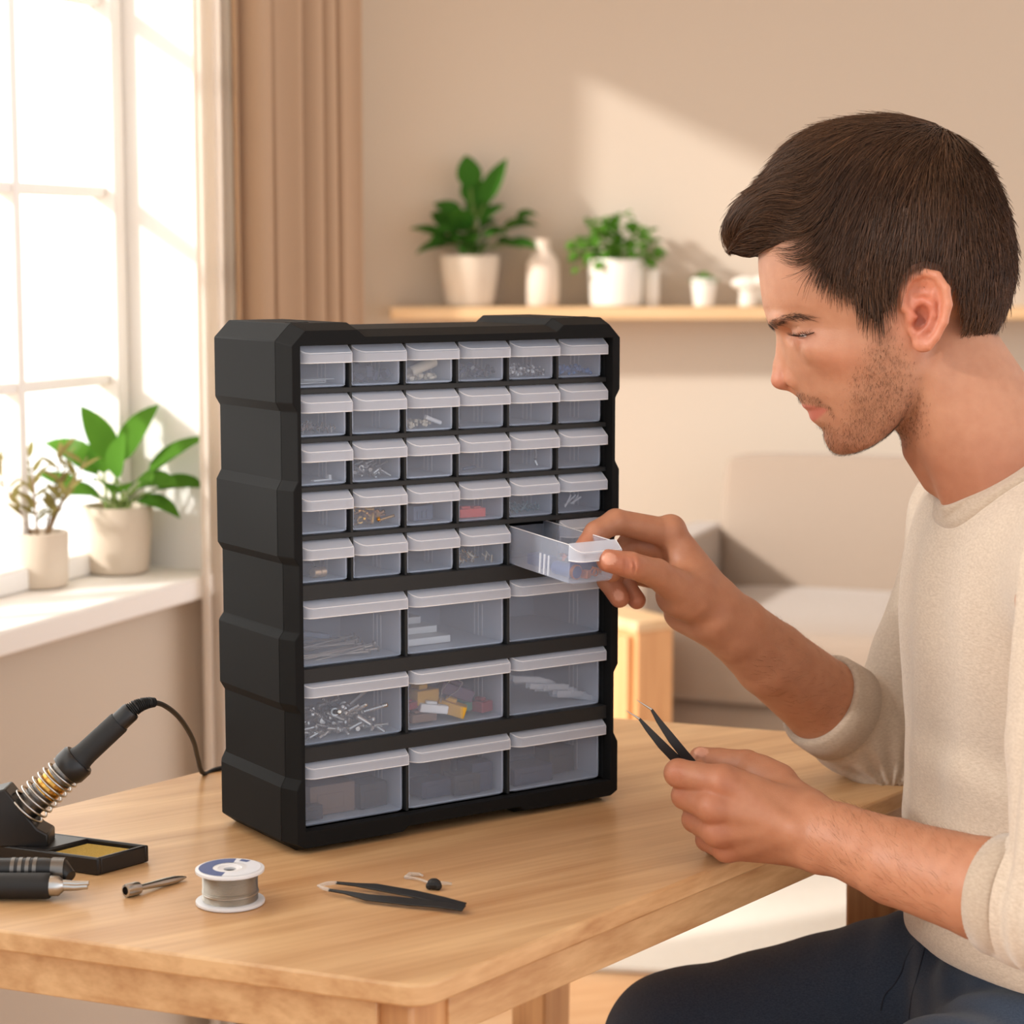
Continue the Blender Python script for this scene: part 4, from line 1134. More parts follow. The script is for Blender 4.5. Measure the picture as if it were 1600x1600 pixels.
blocks = [('yellow', 'bright yellow', -.020, .020, .014, .011, .010, .012, .1, 0), ('yellow', 'crooked yellow', .001, .010, .004, .012, .007, .010, -.6, .3), ('purple', 'dark purple', .010, .018, .016, .014, .008, .010, -.35, .35),
          ('green', 'pale green', .016, .020, .003, .015, .008, .008, .2, 0), ('maroon', 'dark red', .033, .012, .002, .007, .007, .009, .3, 0), ('white', 'frosted white', -.018, .006, .008, .012, .004, .007, -.25, .15),
          ('bronze', 'brownish', -.026, .012, .001, .012, .007, .007, 0, 0), ('maroon', 'small dark red', -.036, .014, .012, .006, .006, .006, .4, 0), ('slate', 'grey', -.033, .026, .010, .009, .006, .010, .2, .2)]
for k, nm_, x, y, z, a, c_, h, rz_, ry in blocks:
    b = MB(); b.box((-a, -c_, 0), (a, c_, h)); b.box((-a * .6, -c_ * .6, h), (a * .2, c_ * .6, h * 1.35))
    single('wire_connector', b, PM[k], nm_ + ' connector among the coloured parts in the central large drawer', 'connector', bgp(1, 1), x, y, z + .0006, Euler((0, ry, rz_)), 'coloured connectors', bevel=.001)
b = MB(); b.tube([(-.012, 0, 0), (-.011, 0, .010), (0, 0, .020), (.009, 0, .014), (.004, 0, .008), (-.008, 0, .002)], .0005, 6)
single('wire_loop', b, MAT['steel'], 'thin silver wire bent into a loop in the central large drawer', 'wire', bgp(1, 1), .002, .006, .016)
STR = plastic_clear('strip_plastic', (244, 246, 248), .5)
for i in range(11):
    b = MB(); L_ = rk.uniform(.014, .022); b.box((-L_, -.003, 0), (L_, .003, .0006)); b.box((-L_, -.003, .0006), (L_, -.0024, .0045)); b.box((-L_, .0024, .0006), (L_, .003, .0045))
    single('plastic_channel', b, STR, 'clear white plastic channel in the stack in the middle right large drawer', 'plastic channel', bgp(1, 2), -.022 + .0052 * i, .008 + .004 * (i % 4), .0010 + max(0, .022 - .0021 * i), Euler((0, .14, rk.uniform(-.5, .6))), 'plastic channels', smooth=0)
for (r_, c_, x, y, z, a, d_, h, k, nm_, lab) in ((2, 0, -.010, .024, .0006, .020, .012, .024, 'brown', 'small_box', 'brown cardboard box in the lower left large drawer'), (2, 0, .026, .022, .0006, .013, .011, .020, 'dark', 'adapter', 'black adapter at the right of the lower left large drawer'), (2, 0, -.034, .010, .0006, .010, .007, .011, 'dark', 'adapter', 'small black adapter at the left of the lower left large drawer'),
        (2, 1, .014, .012, .0006, .012, .009, .017, 'dark', 'relay', 'black relay in the middle of the lower central large drawer'), (2, 1, .030, .018, .0006, .010, .012, .024, 'navy', 'relay', 'dark blue relay at the right of the lower central large drawer'), (2, 1, -.012, .020, .0006, .014, .010, .014, 'navy', 'relay', 'wide dark blue relay at the left of the lower central large drawer'), (2, 1, .016, .050, .0006, .005, .010, .034, 'brown', 'small_box', 'tall brown box at the back of the lower central large drawer'),
        (2, 2, -.018, .018, .0006, .020, .014, .014, 'navy', 'power_supply', 'dark power supply in the lower right large drawer'), (2, 2, .022, .030, .0006, .014, .010, .022, 'dark', 'power_supply', 'taller black power supply in the lower right large drawer')):
    b = MB(); b.box((-a, -d_, 0), (a, d_, h)); b.box((-a * .7, -d_ - .0008, h * .2), (a * .5, -d_, h * .7))
    single(nm_, b, PM[k], lab, nm_.replace('_', ' '), bgp(r_, c_), x, y, z, Euler((0, 0, rk.uniform(-.12, .12))), bevel=.001)
# ================================================================== the man
def polysdf(P, poly):
    """signed distance (inside negative) to a polygon, P (n,2)"""
    V = np.asarray(poly, np.float32); n = len(V)
    d = np.full(len(P), 1e18, np.float32); s = np.ones(len(P), np.float32)
    j = n - 1
    for i in range(n):
        e = V[j] - V[i]; w = P - V[i]
        t = np.clip((w @ e) / (e @ e), 0, 1)
        b = w - t[:, None] * e
        d = np.minimum(d, (b * b).sum(1))
        c1 = P[:, 1] >= V[i, 1]; c2 = P[:, 1] < V[j, 1]; c3 = e[0] * w[:, 1] > e[1] * w[:, 0]
        flip = (c1 & c2 & c3) | (~c1 & ~c2 & ~c3)
        s = np.where(flip, -s, s); j = i
    return s * np.sqrt(d)
def smin(a, b, k):
    h = np.clip(0.5 + 0.5 * (b - a) / k, 0, 1)
    return b + (a - b) * h - k * h * (1 - h)
def smax(a, b, k): return -smin(-a, -b, k)
def rc(P, a, b, ra, rb):
    """tapered capsule"""
    a = np.asarray(a, np.float32); b = np.asarray(b, np.float32)
    ba = b - a; t = np.clip(((P - a) @ ba) / (ba @ ba), 0, 1)
    q = P - a - t[:, None] * ba
    return np.sqrt((q * q).sum(1)) - (ra + (rb - ra) * t)
def chain(P, pts, rad, k):
    d = None
    for i in range(len(pts) - 1):
        q = rc(P, pts[i], pts[i + 1], rad[i], rad[i + 1])
        d = q if d is None else smin(d, q, k)
    return d
def ell(P, c, r, R=None):
    q = P - np.asarray(c, np.float32)
    if R is not None: q = q @ R
    r = np.asarray(r, np.float32)
    k0 = np.sqrt(((q / r) ** 2).sum(1)); k1 = np.sqrt(((q / (r * r)) ** 2).sum(1))
    return k0 * (k0 - 1) / np.maximum(k1, 1e-9)

def mesh_sdf(fn, lo, hi, h, n=8, lip=1.6):
    """surface nets on the blocks the surface passes through"""
    lo = np.asarray(lo, float); hi = np.asarray(hi, float)
    B = n * h; nb = np.ceil((hi - lo) / B).astype(int)
    g = np.stack(np.meshgrid(*[np.arange(k) for k in nb], indexing='ij'), -1).reshape(-1, 3)
    cen = (lo + (g + 0.5) * B).astype(np.float32)
    val = np.concatenate([fn(cen[i:i + 200000]) for i in range(0, len(cen), 200000)])
    g = g[np.abs(val) < B * 0.87 * lip]
    L = np.arange(n + 1); lat = np.stack(np.meshgrid(L, L, L, indexing='ij'), -1).reshape(-1, 3)
    N = nb * n + 2
    key = lambda c: (c[..., 0].astype(np.int64) * N[1] + c[..., 1]) * N[2] + c[..., 2]
    VK, VP, E = [], [], []
    cor = [(0,0,0),(1,0,0),(0,1,0),(1,1,0),(0,0,1),(1,0,1),(0,1,1),(1,1,1)]
    edges = [(0,1),(2,3),(4,5),(6,7),(0,2),(1,3),(4,6),(5,7),(0,4),(1,5),(2,6),(3,7)]
    step = 400
    for i in range(0, len(g), step):
        gb = g[i:i + step]; m = len(gb)
        idx = gb[:, None, :] * n + lat[None]
        P = (lo + idx.reshape(-1, 3) * h).astype(np.float32)
        V = fn(P).reshape(m, n + 1, n + 1, n + 1)
        c8 = np.stack([V[:, a:n + a, b:n + b, c:n + c] for a, b, c in cor], -1)
        sg = c8 < 0; act = sg.any(-1) & ~sg.all(-1)
        w = np.argwhere(act)
        if not len(w): continue
        vv = c8[act]; acc = np.zeros((len(w), 3)); cnt = np.zeros(len(w))
        for a, b in edges:
            A, Bv = vv[:, a], vv[:, b]; x = (A < 0) != (Bv < 0)
            t = np.where(x, A / np.where(x, A - Bv, 1), 0)
            p = np.array(cor[a]) + t[:, None] * (np.array(cor[b]) - np.array(cor[a]))
            acc += np.where(x[:, None], p, 0); cnt += x
        cell = gb[w[:, 0]] * n + w[:, 1:]
        VK.append(key(cell)); VP.append(lo + (cell + acc / cnt[:, None]) * h)
        for ax in range(3):
            sl = [slice(0, n)] * 3; s2 = list(sl); s2[ax] = slice(1, n + 1)
            A = V[(slice(None),) + tuple(sl)] < 0; Bb = V[(slice(None),) + tuple(s2)] < 0
            q = np.argwhere(A != Bb)
            if len(q):
                E.append(np.column_stack([gb[q[:, 0]] * n + q[:, 1:], np.full(len(q), ax), A[A != Bb]]))
    VK = np.concatenate(VK); VP = np.concatenate(VP)
    o = np.argsort(VK); VK = VK[o]; VP = VP[o]
    E = np.concatenate(E); F = []
    for ax in range(3):
        e = E[E[:, 3] == ax]; u, v = [(1, 2), (2, 0), (0, 1)][ax]
        qs = []
        for du, dv in ((0, 0), (1, 0), (1, 1), (0, 1)):
            c = e[:, :3].copy(); c[:, u] -= du; c[:, v] -= dv
            k = key(c); j = np.searchsorted(VK, k); j = np.minimum(j, len(VK) - 1)
            qs.append(np.where(VK[j] == k, j, -1))
        Q = np.column_stack(qs); ok = (Q >= 0).all(1)
        ins = e[:, 4] == 1
        Q = np.where(ins[:, None], Q, Q[:, ::-1])
        F.append(Q[ok])
    return VP, np.concatenate(F)

def np_object(name, V, F, m, parent=None, smooth=True, col=None):
    me = bpy.data.meshes.new(name)
    me.vertices.add(len(V)); me.vertices.foreach_set('co', np.asarray(V, np.float32).ravel())
    k = F.shape[1]
    me.loops.add(F.size); me.loops.foreach_set('vertex_index', F.astype(np.int32).ravel())
    me.polygons.add(len(F)); me.polygons.foreach_set('loop_start', np.arange(0, F.size, k, dtype=np.int32))
    try: me.polygons.foreach_set('loop_total', np.full(len(F), k, np.int32))
    except Exception: pass
    if smooth: me.polygons.foreach_set('use_smooth', np.ones(len(F), bool))
    me.update(calc_edges=True); me.validate()
    if col is not None:
        a = me.color_attributes.new('tone', 'FLOAT_COLOR', 'POINT')
        a.data.foreach_set('color', np.column_stack([col, np.ones(len(col))]).astype(np.float32).ravel())
    me.materials.append(m)
    o = bpy.data.objects.new(name, me); COL.objects.link(o)
    if parent is not None: o.parent = parent
    return o

def strands(S, r0, r1=0.2, seed=None, up=None):
    """S (n,k,3) strand points -> thin three-sided tubes"""
    n, k, _ = S.shape
    T = np.gradient(S, axis=1); T /= np.maximum(np.linalg.norm(T, axis=2, keepdims=True), 1e-9)
    ref = np.broadcast_to(np.array([0.3, 0.5, 0.8]), T.shape)
    A = np.cross(T, ref); A /= np.maximum(np.linalg.norm(A, axis=2, keepdims=True), 1e-9); Bn = np.cross(T, A)
    r = np.asarray(r0).reshape(-1, 1, 1) * np.linspace(1, r1, k)[None, :, None]
    ring = [S + r * (A * math.cos(a) + Bn * math.sin(a)) for a in (0, 2.094, 4.189)]
    V = np.stack(ring, 2).reshape(-1, 3)
    base = (np.arange(n)[:, None] * k + np.arange(k - 1)[None]).reshape(-1) * 3
    F = np.concatenate([np.column_stack([base + a, base + b, base + 3 + b, base + 3 + a]) for a, b in ((0, 1), (1, 2), (2, 0))])
    return V, F

# ---- head frame: u right, v down (0.5 mm steps), w towards the near ear
HO = at(1380, 520, 1.66)
hz = np.array([0, 0, ZC]) - HO; hz /= np.linalg.norm(hz)
hx = np.cross([0, 0, 1.0], hz); hx /= np.linalg.norm(hx)
hy = np.cross(hz, hx)
HK = 1.66 / FPX * 1.0
HM = np.stack([hx, -hy, hz], 1)                         # columns: u, v, w axes
def to_h(P): return ((P - HO) @ HM / HK + np.array([1380, 520, 0])).astype(np.float32)
def from_h(Q): return HO + ((np.asarray(Q, float) - np.array([1380, 520, 0])) * HK) @ HM.T

PRO = np.array([(230,1330),(260,1272),(300,1225),(350,1197),(395,1188),(420,1187),(455,1189.5),(480,1193),(497,1198.5),(508,1204),(516,1212),(525,1218),(540,1222),(560,1226),(580,1232),(600,1240),(612,1247),
 (619,1249),(625,1252),(631,1255.5),(636,1257),(640,1260.5),(643,1265),(647,1267),(651,1268),(656,1270),(660,1274),(665,1281),(670,1287.5),(676,1290.5),(682,1291),(692,1294),(702,1300),(709,1308),(716,1326),(730,1380)], float)
PRO2 = np.array([(230,1330),(300,1225),(350,1197),(395,1188),(420,1187),(480,1193),(508,1206),(540,1222),(580,1232),(612,1247),(640,1266),(670,1284),(692,1294),(709,1308),(716,1326),(730,1380)], float)
WMX = np.array([(230,40),(260,80),(300,112),(350,130),(400,139),(450,142),(500,138),(540,134),(580,125),(620,113),(660,97),(690,84),(716,68),(740,40)], float)
LMX = np.array([(230,120),(400,168),(470,165),(515,180),(560,182),(600,172),(640,150),(680,122),(716,95),(740,80)], float)
PMX = np.array([(400,2.15),(470,2.1),(515,1.72),(600,1.70),(660,1.8),(716,2.0)], float)
EARC = [(-14,8),(-30,-5),(-33,-28),(-22,-50),(-3,-58),(16,-52),(29,-33),(33,-10),(28,15),(17,37),(6,51)]
def skull_sdf(u, v, aw, M):
    s = np.clip((aw - 22) / 40, 0, 1); s = s * s * (3 - 2 * s)
    uf = np.interp(v, PRO[:, 0], PRO[:, 1]) * (1 - s) + np.interp(v, PRO2[:, 0], PRO2[:, 1]) * s
    W = np.interp(v, WMX[:, 0], WMX[:, 1]); L = np.interp(v, LMX[:, 0], LMX[:, 1])
    x = np.maximum((L - (u - uf)) / L, 0)
    g = x ** np.interp(v, PMX[:, 0], PMX[:, 1]) + (aw / W) ** 2.1
    d = (np.sqrt(g) - 1) * np.minimum(L, W) * 0.92
    d = smax(d, (u - 1450) * 0.9, 40)
    d = smax(d, (262 - v) * 0.9, 30)
    d = smax(d, (u - 1312) * 0.297 + (v - 714.5) * 0.955, 9)     # under the jaw
    d = smax(d, (u - 1402) * 0.80 + (v - 640) * 0.60 - 14, 26)
    return smin(d, ell(M, (1377, 388, 0), (181, 172, 146)), 26)
def head_sdf(Q):
    u, v, w = Q[:, 0], Q[:, 1], Q[:, 2]; aw = np.abs(w)
    M = np.column_stack([u, v, aw]).astype(np.float32)          # mirrored
    d = skull_sdf(u, v, aw, M)
    d = smin(d, ell(M, (1314, 547, 98), (50, 20, 22)), 34)      # cheekbone
    d = smin(d, ell(M, (1224, 500, 44), (16, 8, 40)), 16)       # brow
    d = smax(d, -ell(M, (1236, 524, 74), (20, 13, 28)), 12)      # socket
    d = smin(d, ell(M, (1268, 524, 66), (26, 26, 26)), 7)  # closed lid over the eyeball
    d = smin(d, rc(M, (1245, 505, 66), (1282, 506, 86), 7, 7), 12)
    d = smax(d, -ell(M, (1259, 525, 92), (9, 2.4, 13)), 1.5)  # eye opening, looking down
    d = smax(d, -chain(M, [(1247, 513, 78), (1260, 510, 89), (1272, 511, 92), (1283, 516, 90)], [1.6, 1.8, 1.8, 1.4], 1), 3)   # lid crease
    # nose
    nz = rc(M, (1226.5, 522, 0), (1224, 572, 0), 9, 12.5)
    nz = smin(nz, rc(M, (1224, 572, 0), (1222.5, 594, 3), 12.5, 15.5), 8)
    nz = smin(nz, rc(M, (1240, 530, 6), (1250, 582, 14), 13, 15), 14)
    nz = smin(nz, ell(M, (1249, 593, 23), (18, 14, 12)), 8)
    nz = smin(nz, rc(M, (1230, 603, 0), (1248, 611, 0), 7, 6), 8)
    nz = smax(nz, -ell(M, (1239, 609, 15), (9, 5, 6)), 4)
    d = smin(d, nz, 9)
    d = smax(d, -rc(M, (1268, 577, 40), (1271, 602, 38), 2.5, 2.5), 7)
    # mouth line
    d = smax(d, -chain(M, [(1258, 643, 0), (1268, 642.5, 31), (1281, 640.5, 52), (1297, 637.5, 68)], [3, 2.8, 2.4, 1.5], 2), 3.5)
    # neck
    n1 = rc(M, (1462, 570, 0), (1600, 775, 0), 104, 108)
    n1 = smin(n1, rc(M, (1452, 575, 88), (1502, 790, 40), 20, 20), 30)
    n1 = smin(n1, rc(M, (1432, 706, 0), (1462, 748, 0), 14, 16), 30)
    d = smin(d, n1, 13)
    # ears
    E_ = M - np.array([1440, 488, 150], np.float32); E_[:, 2] -= E_[:, 0] * 0.30
    e = ell(E_, (0, 0, -2), (30, 53, 7))
    e = smin(e, ell(E_, (-12, 0, -14), (18, 36, 14)), 8)
    e = smax(e, -ell(E_, (-3, 12, 8), (17, 23, 17)), 3)
    e = smax(e, -ell(E_, (-4, -32, 8), (19, 15, 12)), 3)
    e = smax(e, -chain(E_, [(14, -36, 6), (21, -14, 6), (17, 14, 6)], [6, 6, 5], 3), 3)
    e = smin(e, chain(E_, [(x_, y_, 2.5) for x_, y_ in EARC], [5, 6.5, 7, 7, 7, 7.2, 7.2, 7, 6.5, 6.5, 7], 3), 4)
    e = smin(e, chain(E_, [(-4, -18, 1), (9, -10, 2), (12, 6, 2), (5, 24, 2), (-8, 34, 2)], [5, 5.5, 5, 5, 5], 4), 5)
    e = smin(e, ell(E_, (-21, 10, 0), (7, 11, 8)), 4)
    e = smin(e, ell(E_, (-3, 48, 0), (14, 13, 7)), 6)
    d = smin(d, e, 5)
    return d

# ---- joints (world)
RW = {}
def J(px, py, Y): return np.array(at(px, py, Y), np.float32)
r_wrist, r_elbow, r_sh = J(1116, 957, 1.735), J(1392, 1163, 1.862), np.array([0.412, 1.872, 0.975], np.float32)
l_wrist, l_elbow, l_sh = J(1272, 1301, 1.548), J(1705, 1432, 1.385), np.array([0.408, 1.475, 0.985], np.float32)
neckb = from_h((1600, 790, 0)).astype(np.float32)
def fingers_r(P):
    F = [
     ([J(1046,833,1.742), J(962,815,1.722), J(931,832,1.712), J(912,856,1.704)], [.0120,.0103,.0092,.0078]),
     ([J(1046,858,1.757), J(985,850,1.750), J(962,872,1.738), J(955,895,1.728)], [.0118,.0103,.0094,.0082]),
     ([J(1050,884,1.770), J(966,885,1.755), J(950,906,1.745), J(968,934,1.738)], [.0115,.0098,.0092,.0084]),
     ([J(1056,908,1.778), J(984,896,1.768), J(976,913,1.758), J(995,938,1.750)], [.0106,.0088,.0084,.0076]),
     ([J(1082,934,1.716), J(1026,896,1.690), J(985,883,1.672), J(950,876,1.664)], [.0175,.0118,.0104,.0092])]
    d = None
    for p, r in F:
        q = chain(P, p, r, .0025)
        d = q if d is None else smin(d, q, .0022)
    return d
def hand_r(P):
    d = fingers_r(P)
    m = rc(P, J(1108,932,1.738), J(1048,834,1.744), .0205, .0125)
    m = smin(m, rc(P, J(1110,945,1.745), J(1048,862,1.758), .021, .013), .008)
    m = smin(m, rc(P, J(1112,955,1.750), J(1052,886,1.770), .021, .0125), .008)
    m = smin(m, rc(P, J(1108,968,1.752), J(1060,915,1.776), .019, .0125), .008)
    m = smin(m, ell(P, J(1070,930,1.716), (.024, .017, .020)), .022)
    m = smin(m, ell(P, J(1082,958,1.745), (.024, .018, .018)), .012)
    d = smin(d, m, .006)
    for c, r in ((J(1048,826,1.742), .0118),): d = smin(d, rc(P, c, c + 1e-4, r, r), .004)
    for a, b in ((J(984,868,1.661), J(984,898,1.661)), (J(978,869,1.660), J(977,896,1.660)), (J(990,870,1.663), J(991,900,1.663))):
        d = smax(d, -rc(P, a, b, .0009, .0009), .0016)
    d = smax(d, -chain(P, [J(1040,944,1.69), J(1062,952,1.685), J(1085,950,1.69)], [.001,.001,.001], .001), .003)
    return d
def arm_r(P):
    d = chain(P, [r_wrist, J(1150,982,1.748), J(1205,1030,1.775), J(1288,1097,1.818), r_elbow], [.0265,.0275,.0322,.0368,.036], .004)
    d = smin(d, rc(P, r_elbow, r_sh, .034, .042), .02)
    return d
KN_L = [J(1126,1222,1.556), J(1113,1261,1.552), J(1119,1298,1.556), J(1134,1324,1.568)]
def hand_l(P):
    F = [
     ([KN_L[0], J(1060,1208,1.576), J(1066,1210,1.602), J(1092,1206,1.606)], [.0122,.0108,.0098,.0086]),
     ([KN_L[1], J(1071,1243,1.580), J(1080,1250,1.606), J(1108,1262,1.600)], [.0120,.0106,.0098,.0086]),
     ([KN_L[2], J(1086,1280,1.584), J(1096,1288,1.608), J(1120,1298,1.600)], [.0116,.0100,.0094,.0084]),
     ([KN_L[3], J(1105,1312,1.590), J(1114,1318,1.608), J(1134,1322,1.600)], [.0104,.0088,.0084,.0076]),
     ([J(1215,1222,1.590), J(1166,1196,1.612), J(1124,1190,1.620), J(1094,1184,1.620)], [.0150,.0120,.0104,.0088])]
    d = None
    for p, r in F:
        q = chain(P, p, r, .0022)
        d = q if d is None else smin(d, q, .0018)
    m = rc(P, J(1254,1283,1.556), KN_L[0] + np.array([.003,.004,0], np.float32), .0215, .0125)
    m = smin(m, rc(P, J(1256,1296,1.556), KN_L[1] + np.array([.003,.004,0], np.float32), .0215, .0125), .008)
    m = smin(m, rc(P, J(1256,1308,1.558), KN_L[2] + np.array([.003,.004,0], np.float32), .021, .0120), .008)
    m = smin(m, rc(P, J(1254,1314,1.562), KN_L[3] + np.array([.003,.004,0], np.float32), .019, .0112), .008)
    m = smin(m, rc(P, J(1258,1272,1.570), J(1186,1212,1.600), .020, .0150), .012)
    m = smin(m, ell(P, J(1180,1280,1.590), (.030, .020, .024)), .012)
    d = smin(d, m, .005)
    for c, r in zip(KN_L, (.0112, .0112, .0104, .0094)): d = smin(d, rc(P, c - np.array([0,.0016,-.0004], np.float32), c + 1e-4, r, r), .004)
    for a, b in ((J(1054,1194,1.564), J(1054,1222,1.566)), (J(1060,1193,1.563), J(1061,1223,1.564))): d = smax(d, -rc(P, a, b, .0008, .0008), .0015)
    for k in range(4):                                       # extensor tendons
        d = smin(d, rc(P, KN_L[k] + np.array([.002,-.0015,0], np.float32), J(1240, 1290 + 5 * k, 1.533), .0062, .0040), .009)
    return d
def arm_l(P):
    d = chain(P, [l_wrist, J(1312,1312,1.534), J(1400,1347,1.498), J(1540,1390,1.448), l_elbow], [.0268,.0265,.0310,.0360,.040], .004)
    d = smin(d, ell(P, J(1275,1338,1.535), (.011, .009, .010)), .012)
    d = smin(d, rc(P, l_elbow, l_sh, .040, .055), .02)
    return d
def core(P):
    d = ell(P, (.432, 1.68, .90), (.098, .158, .16))
    d = smin(d, ell(P, (.445, 1.68, .74), (.095, .145, .16)), .06)
    d = smin(d, rc(P, r_sh, l_sh, .046, .048), .05)
    d = smin(d, rc(P, neckb, np.array([.43, 1.68, .93], np.float32), .046, .05), .012)
    return d
hd_lo = HO - np.array([.17, .17, .19]); hd_hi = HO + np.array([.17, .17, .20])
def boxd(P, lo, hi): return np.max(np.maximum(lo - P, P - hi), 1)
def group(P, fn, lo, hi, out):
    """evaluate fn only near its box"""
    bd = boxd(P, np.asarray(lo, np.float32), np.asarray(hi, np.float32)); m = bd < 0.02
    q = np.maximum(bd, 0.02).astype(np.float32)
    if m.any(): q[m] = fn(P[m])
    return q
def body_sdf(P):
    d = group(P, core, (.28, 1.40, .55), (.60, 1.95, 1.10), None)
    d = smin(d, group(P, lambda p: head_sdf(to_h(p)) * HK, hd_lo, hd_hi, None), .006)
    d = smin(d, group(P, arm_r, np.minimum(np.minimum(r_wrist, r_elbow), r_sh) - .06, np.maximum(np.maximum(r_wrist, r_elbow), r_sh) + .06, None), .01)
    d = smin(d, group(P, arm_l, np.minimum(np.minimum(l_wrist, l_elbow), l_sh) - .06, np.maximum(np.maximum(l_wrist, l_elbow), l_sh) + .06, None), .01)
    d = smin(d, group(P, hand_r, (.04, 1.63, .82), (.20, 1.81, 1.06), None), .008)
    d = smin(d, group(P, hand_l, (.08, 1.51, .72), (.25, 1.66, .88), None), .008)
    return d
import time as _t
_t0 = _t.time()
BV, BF = mesh_sdf(body_sdf, (.02, 1.28, .52), (.66, 1.98, 1.40), 0.0015)
print('body', len(BV), len(BF), _t.time() - _t0)
# ---- skin tones (lips, ears, stubble, nails), neck and ear-hollow shade painted in
def skin_material():
    m = bpy.data.materials.new('skin'); m.use_nodes = True
    nt = m.node_tree; p = nt.nodes['Principled BSDF']
    a = nt.nodes.new('ShaderNodeAttribute'); a.attribute_name = 'tone'
    t = nt.nodes.new('ShaderNodeTexCoord')
    n = nt.nodes.new('ShaderNodeTexNoise'); n.inputs['Scale'].default_value = 90; n.inputs['Detail'].default_value = 6
    nt.links.new(t.outputs['Object'], n.inputs['Vector'])
    mx = nt.nodes.new('ShaderNodeMix'); mx.data_type = 'RGBA'; mx.blend_type = 'MULTIPLY'; mx.inputs[0].default_value = 0.5
    cr = nt.nodes.new('ShaderNodeValToRGB')
    cr.color_ramp.elements[0].position = 0.3; cr.color_ramp.elements[0].color = (0.80, 0.70, 0.66, 1)
    cr.color_ramp.elements[1].position = 0.7; cr.color_ramp.elements[1].color = (1, 1, 1, 1)
    nt.links.new(n.outputs['Fac'], cr.inputs['Fac'])
    nt.links.new(a.outputs['Color'], mx.inputs[6]); nt.links.new(cr.outputs['Color'], mx.inputs[7])
    nt.links.new(mx.outputs[2], p.inputs['Base Color'])
    p.inputs['Roughness'].default_value = 0.48; p.inputs['Specular IOR Level'].default_value = 0.4
    p.inputs['Subsurface Weight'].default_value = 0.25
    p.inputs['Subsurface Radius'].default_value = (0.006, 0.0025, 0.0015); p.inputs['Subsurface Scale'].default_value = 1.0
    n2 = nt.nodes.new('ShaderNodeTexNoise'); n2.inputs['Scale'].default_value = 900; n2.inputs['Detail'].default_value = 3
    nt.links.new(t.outputs['Object'], n2.inputs['Vector'])
    b = nt.nodes.new('ShaderNodeBump'); b.inputs['Strength'].default_value = 0.22; b.inputs['Distance'].default_value = 0.0008
    nt.links.new(n2.outputs['Fac'], b.inputs['Height']); nt.links.new(b.outputs['Normal'], p.inputs['Normal'])
    return m
def strand_material(name, rough=0.45, spec=0.5):
    m = bpy.data.materials.new(name); m.use_nodes = True
    nt = m.node_tree; p = nt.nodes['Principled BSDF']
    a = nt.nodes.new('ShaderNodeAttribute'); a.attribute_name = 'tone'
    nt.links.new(a.outputs['Color'], p.inputs['Base Color'])
    p.inputs['Roughness'].default_value = rough; p.inputs['Specular IOR Level'].default_value = spec
    return m
SKIN = skin_material()
HAIRM = strand_material('hair_brown', 0.42, 0.3)
def sstep(a, b, x):
    t = np.clip((x - a) / (b - a), 0, 1); return t * t * (3 - 2 * t)
def blend(C, c, m): return C * (1 - m[:, None]) + np.array(lin(c))[None] * m[:, None]
Q = to_h(BV); u, v, w = Q[:, 0], Q[:, 1], Q[:, 2]
hm = (boxd(BV, hd_lo, hd_hi) < 0) & (u > 1170)
C = np.tile(np.array(lin((178, 124, 94))), (len(BV), 1))
C = blend(C, (192, 139, 109), 1.0 * hm)
C = blend(C, (166, 110, 84), 0.85 * sstep(630, 740, v) * hm)  # neck darkened, its shade painted into the skin tone
def spot(c, r, cc, amt, C, mirror=True):
    q = np.column_stack([u, v, np.abs(w) if mirror else w]) - np.array(c)
    g = np.exp(-((q / np.array(r)) ** 2).sum(1)) * amt * hm
    return blend(C, cc, g)
C = spot((1440, 488, 155), (40, 62, 30), (208, 118, 92), 0.75, C)
C = spot((1437, 500, 150), (15, 24, 40), (150, 72, 54), 0.7, C)  # ear hollow painted darker for its shade
C = spot((1222, 598, 0), (26, 22, 40), (206, 128, 106), 0.5, C)
C = spot((1262, 530, 75), (26, 14, 40), (196, 126, 106), 0.5, C)
C = spot((1310, 565, 110), (46, 30, 50), (216, 146, 118), 0.4, C)
lip = [(1254,632),(1264,632),(1280,634),(1298,637),(1296,641),(1287,650),(1276,660),(1268,658),(1262,645)]
lm = sstep(3, -3, polysdf(np.column_stack([u, v]), lip)) * hm * (np.abs(w) < 80)
C = blend(C, (192, 106, 92), 0.8 * lm)
BEARD = [(1366,505),(1384,505),(1404,530),(1420,560),(1434,600),(1444,640),(1440,668),(1418,688),(1400,692),(1345,722),(1300,716),(1282,690),(1276,668),(1296,662),(1312,668),(1326,652),(1330,620),(1342,585),(1358,550)]
MOUST = [(1246,613),(1258,612),(1284,620),(1304,634),(1312,650),(1306,652),(1296,636),(1276,631),(1254,629)]
uv = np.column_stack([u, v])
bm_ = np.maximum(sstep(22, -34, polysdf(uv, BEARD)), 0.75 * sstep(4, -5, polysdf(uv, MOUST))) * hm * (np.abs(w) < 150)
C = blend(C, (140, 96, 72), 0.42 * bm_)
# scalp under the hair
HPOLY = [(1100,335),(1118,352),(1126,380),(1140,400),(1162,410),(1184,404),(1219,391),(1250,378),(1267,374),(1274,396),(1281,425),(1297,446),(1320,456),(1334,468),(1345,487),(1357,500),(1368,509),(1380,506),(1388,480),(1402,462),(1406,440),(1420,423),(1440,416),(1462,422),(1478,440),(1486,462),(1495,492),(1506,513),(1522,529),(1547,539),(1578,536),(1620,530),(1620,120),(1100,120)]
C = blend(C, (60, 40, 28), sstep(-10, -22, polysdf(uv, HPOLY)) * hm * (v < 545))
